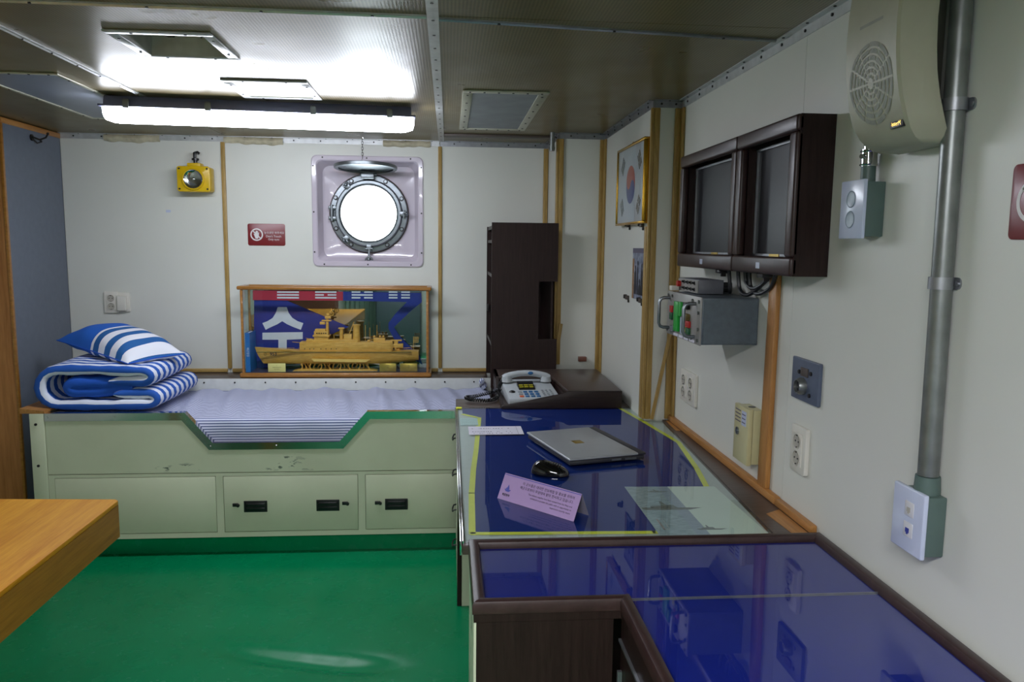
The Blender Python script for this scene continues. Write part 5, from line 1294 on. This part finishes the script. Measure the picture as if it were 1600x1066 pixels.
# ------------------------------------------------------------------ monitor cabinet on the right wall
mc = thing('monitor_cabinet', 'dark brown wall cabinet framing two dark monitors', 'cabinet', (XR, 2.275, 1.38))
MX, MY0, MY1, MZ0, MZ1 = 0.818, 1.812, 2.742, 1.382, 1.766
part('shell', MB().box(MX+0.010, XR-0.001, MY0, MY0+0.018, MZ0, MZ1).box(MX+0.010, XR-0.001, MY1-0.018, MY1, MZ0, MZ1).box(MX+0.010, XR-0.001, MY0+0.018, MY1-0.018, MZ0, MZ0+0.015).box(MX+0.010, XR-0.001, MY0+0.018, MY1-0.018, MZ1-0.015, MZ1).box(XR-0.006, XR-0.001, MY0+0.018, MY1-0.018, MZ0+0.015, MZ1-0.015), 'dark', mc, smooth=False)
ym = 2.200
for a_, b__ in ((MY0, ym-0.001), (ym+0.001, MY1)):
    w = 0.040
    def mould(mb, y0, y1, z0, z1):
        mb.box(MX, MX+0.022, y0, y1, z0, z1, b=0.007, seg=3)
    for y0, y1, z0, z1 in ((a_, b__, MZ1-w, MZ1), (a_, b__, MZ0, MZ0+w+0.006), (a_, a_+w, MZ0+w+0.0062, MZ1-w-0.0002), (b__-w, b__, MZ0+w+0.0062, MZ1-w-0.0002)):
        mb = MB(); mould(mb, y0, y1, z0, z1); part('frame_moulding', mb, 'rim', mc)
    sc_part = part('monitor_screen', B(MX+0.050, MX+0.055, a_+w-0.003, b__-w+0.003, MZ0+w, MZ1-w), 'screen', mc)
    part('inner_liner', MB().box(MX+0.022, MX+0.050, a_+w-0.004, a_+w, MZ0+w, MZ1-w).box(MX+0.022, MX+0.050, b__-w, b__-w+0.004, MZ0+w, MZ1-w), 'dark', mc)
    part('silver_edge', MB().box(MX+0.044, MX+0.050, a_+w, b__-w, MZ1-w-0.010, MZ1-w-0.004).box(MX+0.044, MX+0.050, a_+w, b__-w, MZ0+w+0.006, MZ0+w+0.012).box(MX+0.044, MX+0.050, b__-w-0.008, b__-w-0.003, MZ0+w+0.006, MZ1-w-0.004).box(MX+0.044, MX+0.050, a_+w+0.003, a_+w+0.006, MZ0+w+0.006, MZ1-w-0.004), 'alu', mc)
    yc = (a_+b__)/2; part('maker_tag', B(MX+0.042, MX+0.0445, yc-0.03, yc+0.03, MZ0+w+0.005, MZ0+w+0.012), 'brass', mc)
    part('sticker', B(MX-0.0008, MX+0.0004, yc-0.012, yc+0.012, MZ0+0.014, MZ0+0.030), 'bluewhite', mc)
for y in (2.02, 2.35): part('bracket_clip', MB().box(MX+0.020, MX+0.05, y, y+0.04, MZ0-0.012, MZ0, b=0.002).box(MX+0.03, MX+0.045, y+0.012, y+0.02, MZ0-0.022, MZ0-0.011), 'screw', mc)

# rack unit
RKX0, RKX1, RKY0, RKY1, RKZ0, RKZ1 = 0.738, XR-0.001, 2.215, 2.55, 1.163, 1.302
rk = thing('equipment_rack', 'blue-grey metal equipment box with two handles mounted on the right wall', 'equipment box', (XR, 2.38, RKZ0))
part('case', B(RKX0+0.004, RKX1, RKY0+0.001, RKY1, RKZ0, RKZ1, b=0.002), 'rack', rk)
part('side_cover', B(RKX0+0.010, RKX1-0.004, RKY0-0.0015, RKY0+0.0005, RKZ0+0.005, RKZ1-0.005), 'rack', rk)
part('front_plate', B(RKX0-0.001, RKX0+0.0038, RKY0-0.004, RKY1+0.004, RKZ0-0.002, RKZ1+0.002, b=0.001), 'rackfront', rk)
def rv(px, py, X=RKX0-0.001):
    p = at(px, py, X=X); return p.y, p.z
for yh in (RKY0+0.045, RKY1-0.02):
    part('carry_handle', MB().tube([(RKX0, yh, RKZ1-0.020), (RKX0-0.022, yh, RKZ1-0.020), (RKX0-0.032, yh, RKZ1-0.024), (RKX0-0.037, yh, RKZ1-0.034), (RKX0-0.037, yh, RKZ0+0.034), (RKX0-0.032, yh, RKZ0+0.024), (RKX0-0.022, yh, RKZ0+0.020), (RKX0, yh, RKZ0+0.020)], 0.0055, 10), 'steel', rk)
def rbox(y0, y1, z0, z1, mat, name, t=0.006): part(name, B(RKX0-0.001-t, RKX0-0.001, y0, y1, z0, z1, b=0.001), mat, rk)
rbox(2.410, 2.452, RKZ0+0.018, RKZ1-0.026, 'green', 'green_strip', 0.010)
rbox(2.380, 2.404, RKZ0+0.070, RKZ1-0.024, 'green', 'green_strip', 0.010)
rbox(2.370, 2.404, RKZ0+0.014, RKZ0+0.066, 'bluewhite', 'label_plate', 0.002)
rbox(2.490, 2.515, RKZ1-0.066, RKZ1-0.044, 'red', 'push_button'); rbox(2.490, 2.515, RKZ1-0.090, RKZ1-0.068, 'green_dk', 'push_button')
rbox(2.315, 2.350, RKZ1-0.042, RKZ1-0.022, 'black', 'push_button', 0.012); rbox(2.310, 2.352, RKZ1-0.076, RKZ1-0.056, 'brownb', 'push_button', 0.012)
rbox(2.300, 2.335, RKZ0+0.042, RKZ0+0.062, 'red', 'push_button', 0.008); rbox(2.300, 2.330, RKZ0+0.016, RKZ0+0.040, 'green_dk', 'push_button', 0.008); rbox(2.334, 2.362, RKZ0+0.016, RKZ0+0.040, 'yellowb', 'push_button', 0.006)
rbox(2.47, 2.50, RKZ0+0.012, RKZ0+0.03, 'boxgrey', 'connector')
mb = MB()
for i in range(4): mb.box(RKX0-0.003, RKX0-0.001, 2.26+0.055*i, 2.305+0.055*i, RKZ0+0.001, RKZ0+0.009)
part('label_row', mb, 'paper', rk)
sc = MB()
for y in (RKY0+0.012, RKY0+0.07, RKY1-0.05, RKY1-0.006):
    for z in (RKZ0+0.012, RKZ1-0.012): sc.cyl((RKX0-0.001, y, z), (RKX0-0.006, y, z), 0.005, n=8)
for y in (RKY0+0.012,):
    for z in (RKZ0+0.045, RKZ1-0.045): sc.cyl((RKX0-0.001, y, z), (RKX0-0.006, y, z), 0.005, n=8)
part('screws', sc, 'galv', rk, kind='stuff')
# small switch box on it
sx = thing('switch_box', 'small dark grey switch box standing on the equipment box', 'switch box', (0.83, 2.47, RKZ1+0.002))
part('case', B(0.782, 0.862, 2.375, 2.585, RKZ1+0.002, RKZ1+0.046, b=0.0015), 'boxgrey', sx)
part('front_face', B(0.7795, 0.7818, 2.377, 2.583, RKZ1+0.004, RKZ1+0.044), 'rackfront', sx)
for j in range(2):
    for i in range(4):
        y = 2.41+0.036*i; z = RKZ1+0.014+0.020*j
        part('toggle', MB().cyl((0.7795, y, z), (0.770, y, z+0.002), 0.0032, n=8).cyl((0.7795, y, z), (0.7775, y, z), 0.006, n=10), 'black', sx)
part('red_button', MB().cyl((0.7795, 2.562, RKZ1+0.026), (0.768, 2.562, RKZ1+0.026), 0.010, n=16), 'red', sx)
part('white_cube', B(0.750, 0.776, 2.56, 2.59, RKZ1+0.002, RKZ1+0.018, b=0.002), 'cream', sx)
part('plug', MB().box(0.863, 0.900, 2.40, 2.425, RKZ1+0.020, RKZ1+0.038, b=0.003).box(0.863, 0.905, 2.44, 2.47, RKZ1+0.004, RKZ1+0.018, b=0.003), 'black', sx)
# cables between cabinet and box
cab = [[(0.86, 2.33, 1.383), (0.865, 2.33, 1.34), (0.87, 2.34, 1.315), (0.885, 2.38, 1.312)],
       [(0.87, 2.28, 1.383), (0.875, 2.275, 1.33), (0.88, 2.25, 1.312), (0.89, 2.22, 1.316), (0.895, 2.15, 1.35), (0.89, 2.11, 1.384)],
       [(0.88, 2.25, 1.383), (0.885, 2.245, 1.345), (0.89, 2.20, 1.332), (0.895, 2.14, 1.352), (0.89, 2.08, 1.384)],
       [(0.885, 2.23, 1.383), (0.89, 2.225, 1.335), (0.895, 2.18, 1.318), (0.897, 2.10, 1.34), (0.89, 2.05, 1.384)]]
for i, c in enumerate(cab):
    P = [Vector(p) for p in c]; o = part('cable', MB().tube([cr(P, k/24) for k in range(25)], 0.0062, 8), 'cable')
    tag(o, ['black cable hanging nearly straight behind the small switch box', 'black cable in the lowest loop under the monitor cabinet', 'short upper looping black cable under the monitor cabinet', 'black looping cable nearest the orange-brown strip'][i], 'cable', 'black cables under the monitor cabinet')

# ------------------------------------------------------------------ right wall fittings
s3 = thing('wall_socket', 'cream quadruple wall socket under the equipment box', 'socket', (XR, 2.829, 0.922), RZ)
socket_faces(s3, 0.178, 0.122, 2, 0.046, cols=2, rad=0.021)
s4 = thing('wall_socket', 'cream double wall socket below the blue-grey connector plate', 'socket', (XR, 1.892, 0.932), RZ)
socket_faces(s4, 0.084, 0.122, 2, 0.044)
gp_ = thing('connector_plate', 'square blue-grey connector plate with black plugs on the right wall', 'wall plate', (XR, 1.880, 1.114), RZ)
part('plate', MB().prism(rrect(-0.074, 0.074, -0.053, 0.055, 0.003, 3), 'y', -0.010, 0, b=0.002), 'plategrey', gp_, local=True)
part('square_connector', MB().box(-0.018, 0.020, -0.014, -0.010, 0.012, 0.034, b=0.001), 'brownceil', gp_, local=True)
part('round_connector', MB().lathe([(0.022, 0), (0.022, 0.010), (0.018, 0.018), (0.016, 0.018), (0.015, 0.004), (0, 0.004)], (-0.006, -0.010, -0.014), (0, -1, 0), 24), 'galv', gp_, local=True)
part('connector_core', MB().cyl((-0.006, -0.014, -0.014), (-0.006, -0.022, -0.014), 0.012, n=16), 'black', gp_, local=True)
sc = MB()
for x, z in ((-0.030, 0.020), (0.034, 0.024), (-0.030, -0.032), (0.032, -0.032)): sc.cyl((x, -0.010, z), (x, -0.013, z), 0.0055, n=10)
part('screws', sc, 'screw', gp_, local=True, kind='stuff')
bb = thing('key_box', 'small ivory metal box with round lock next to the orange-brown strip', 'box', (XR, 2.20, 0.822))
part('body', B(0.884, XR-0.001, 2.143, 2.246, 0.818, 0.980, b=0.002), 'beigebox', bb)
part('door', B(0.868, 0.8825, 2.140, 2.249, 0.815, 0.983, b=0.002), 'beigebox', bb)
part('lock', MB().cyl((0.868, 2.218, 0.904), (0.8645, 2.218, 0.904), 0.0115, n=20).cyl((0.8650, 2.218, 0.904), (0.8625, 2.218, 0.904), 0.006, n=16), 'steel', bb)
part('knockout', MB().cyl((0.900, 2.195, 0.980), (0.900, 2.195, 0.9812), 0.011, n=20), 'black', bb)
part('sticker', B(0.8672, 0.8682, 2.155, 2.190, 0.928, 0.972), 'bluewhite', bb)
mb = MB()
for i in range(4): mb.box(0.8668, 0.8676, 2.198, 2.238, 0.934+0.011*i, 0.937+0.011*i)
for i in range(3): mb.box(0.8664, 0.8671, 2.160, 2.185, 0.936+0.012*i, 0.939+0.012*i)
part('printed_lines', mb, 'inkgrey', bb, kind='stuff')

# socket box below the speaker
sbx = thing('surface_socket_box', 'grey-green surface box with white double socket under the speaker', 'socket box', (XR, 1.625, 1.475))
part('back_box', B(0.872, XR-0.001, 1.582, 1.668, 1.477, 1.591, b=0.002), 'teal', sbx)
cover = part('cover_plate', MB().box(0.864, 0.8718, 1.577, 1.673, 1.472, 1.596, b=0.002), 'bluewhite', sbx)
for z in (1.513, 1.556):
    part('socket_well', MB().lathe([(0.0185, 0.0008), (0.0175, 0.0015), (0.0165, 0.0008), (0.0150, 0.0005), (0, 0.0005)], (0.864, 1.627, z), (-1, 0, 0), 24), 'wellblue', sbx)
part('conduit_stub', MB().cyl((0.893, 1.618, 1.591), (0.893, 1.618, 1.625), 0.015, n=20), 'teal', sbx)
part('coupling', MB().cyl((0.893, 1.618, 1.625), (0.893, 1.618, 1.66), 0.0165, n=20).ring((0.893, 1.618, 1.656), (0, 0, 1), 0.017, 0.002, 20, 6).ring((0.893, 1.618, 1.628), (0, 0, 1), 0.017, 0.002, 20, 6).cyl((0.878, 1.612, 1.645), (0.870, 1.609, 1.645), 0.005, n=10).cyl((0.893, 1.618, 1.66), (0.893, 1.618, 1.70), 0.012, n=16), 'chrome', sbx)

# conduit with clamps and data box
cd = thing('conduit_pipe', 'vertical galvanised conduit running from the ceiling down the right wall', 'pipe', (XR-0.02, 1.34, 1.0))
part('pipe', MB().cyl((XR-0.021, 1.350, ZC-0.004), (XR-0.021, 1.338, 1.032), 0.0185, n=24), 'galv', cd)
for z in (1.705, 1.39):
    part('saddle_clamp', MB().lathe([(0.0185, -0.011), (0.0215, -0.011), (0.0215, 0.011), (0.0185, 0.011)], (XR-0.021, 1.345, z), (0, 0, 1), 24, True).prism(rrect(1.316, 1.346, z-0.011, z+0.011, 0.010, 4), 'x', XR-0.0035, XR-0.0005).cyl((XR-0.0035, 1.324, z), (XR-0.006, 1.324, z), 0.005, n=10), 'alu', cd)
db = thing('data_outlet_box', 'grey-green surface box with white cover and two data jacks under the conduit', 'outlet box', (XR, 1.345, 0.885))
part('back_box', B(0.876, XR-0.001, 1.305, 1.387, 0.884, 0.998, b=0.003), 'teal', db)
part('hub', MB().cyl((XR-0.021, 1.338, 0.998), (XR-0.021, 1.338, 1.031), 0.0235, 0.0215, 24), 'teal', db)
part('cover_plate', B(0.866, 0.8758, 1.300, 1.398, 0.880, 1.004, b=0.003, seg=3), 'bluewhite', db)
for z, jm in ((0.965, 'creamdk'), (0.925, 'flagblue')):
    pl = part('jack_plate', B(0.8645, 0.8658, 1.328, 1.356, z-0.014, z+0.014, b=0.0004), 'white', db)
    part('jack_port', MB().box(0.8638, 0.8646, 1.338, 1.349, z-0.006, z+0.003).box(0.8638, 0.8646, 1.341, 1.346, z-0.009, z-0.006), jm, pl)

# speaker
sk = thing('wall_speaker', 'large beige wall speaker with round grille beside the conduit', 'speaker', (XR, 1.435, 1.64))
zs = [(2.005, 0.800), (1.98, 0.792), (1.94, 0.785), (1.90, 0.781), (1.85, 0.779), (1.80, 0.781), (1.76, 0.785), (1.72, 0.793), (1.69, 0.802), (1.665, 0.815), (1.650, 0.828), (1.643, 0.842), (1.640, 0.856)]
def skring(z, x0):
    c = 1.437; k = min(1, 0.86+0.14*(z-1.64)/0.05)
    half = [(x0, 0.086), (x0+0.004, 0.092), (x0+0.028, 0.099), (x0+0.050, 0.107)]
    xe = min(x0+0.062, 0.905)
    half.append((xe, 0.107)); half.append((min(xe+0.002, 0.907), 0.100))
    return [(x, c-w*k, z) for x, w in half[::-1]] + [(x, c+w*k, z) for x, w in half]
mb = MB(); vs = []
for z, x0 in zs: vs += skring(z, x0)
n = 12; fs = [(j*n+i, j*n+(i+1) % n, (j+1)*n+(i+1) % n, (j+1)*n+i) for j in range(len(zs)-1) for i in range(n)] + [list(range(n)), [(len(zs)-1)*n+i for i in range(n)]]
mb.add(vs, fs); part('front_shell', mb, 'speaker', sk, sharp=28)
part('rear_shell', MB().prism([(0.835, 1.345), (XR-0.001, 1.418), (XR-0.001, 1.455), (0.835, 1.528)], 'z', 1.668, 2.0, b=0.010), 'speaker_shaded', sk)
gc = Vector((0.783, 1.402+0.03, 1.757))
def facex(z):
    for (z1, x1), (z0, x0) in zip(zs, zs[1:]):
        if z0 <= z <= z1: return x0+(x1-x0)*(z-z0)/(z1-z0)
    return 0.8
gr = MB(); gy, gz = 1.437, 1.757
for r0, r1 in ((0.010, 0.016), (0.020, 0.027), (0.031, 0.038), (0.042, 0.050), (0.054, 0.062), (0.066, 0.074)):
    nseg = 12
    for s_ in range(nseg):
        a0 = 2*PI*s_/nseg+min(0.12, 0.0022/r1); a1 = 2*PI*(s_+1)/nseg-min(0.12, 0.0022/r1); k = 4; v = []
        for i in range(k+1):
            a = a0+(a1-a0)*i/k
            for r in (r0, r1):
                yy, zz = gy+r*math.cos(a), gz+r*math.sin(a); v.append((facex(zz)-0.0009, yy, zz))
        gr.add(v, [(2*i, 2*i+1, 2*i+3, 2*i+2) for i in range(k)])
part('grille_slots', gr, 'grille', sk, recalc=False, smooth=False)
part('top_slot', MB().add([(facex(z)-0.0008, y, z) for y, z in ((1.395, 1.862), (1.475, 1.862), (1.475, 1.868), (1.395, 1.868))], [(0, 1, 2, 3)]), 'grille', sk, recalc=False)
bx = facex(1.675)-0.003
bd = part('badge', B(bx, bx+0.006, 1.357, 1.397, 1.669, 1.682, b=0.0008), 'black', sk)
part('badge_lettering', MB().text('interM', 0.011, (bx-0.0004, 1.377, 1.6758), (0, -1, 0), (0, 0, 1), thick=0.0004), 'gold', bd, recalc=False)

# ------------------------------------------------------------------ far end of the cabin (only seen in reflections)
cu = MB()
cu.grid(lambda u, v: (-1.35+0.40*u, YF+0.10+0.025*math.sin(u*40), 0.05+1.85*v), 60, 2)
tag(part('curtain', cu, 'curtain'), 'pale green curtain hanging at the far end of the cabin', 'curtain')
lk2 = thing('dark_locker', 'dark grey locker at the far end of the cabin', 'locker', (-0.6, YF+0.25, 0))
part('body', B(-0.92, -0.35, YF+0.02, YF+0.45, 0.0, 1.8, b=0.004), 'laptopdk', lk2)
part('door', B(-0.91, -0.36, YF+0.45, YF+0.465, 0.05, 1.75, b=0.003), 'rack', lk2)
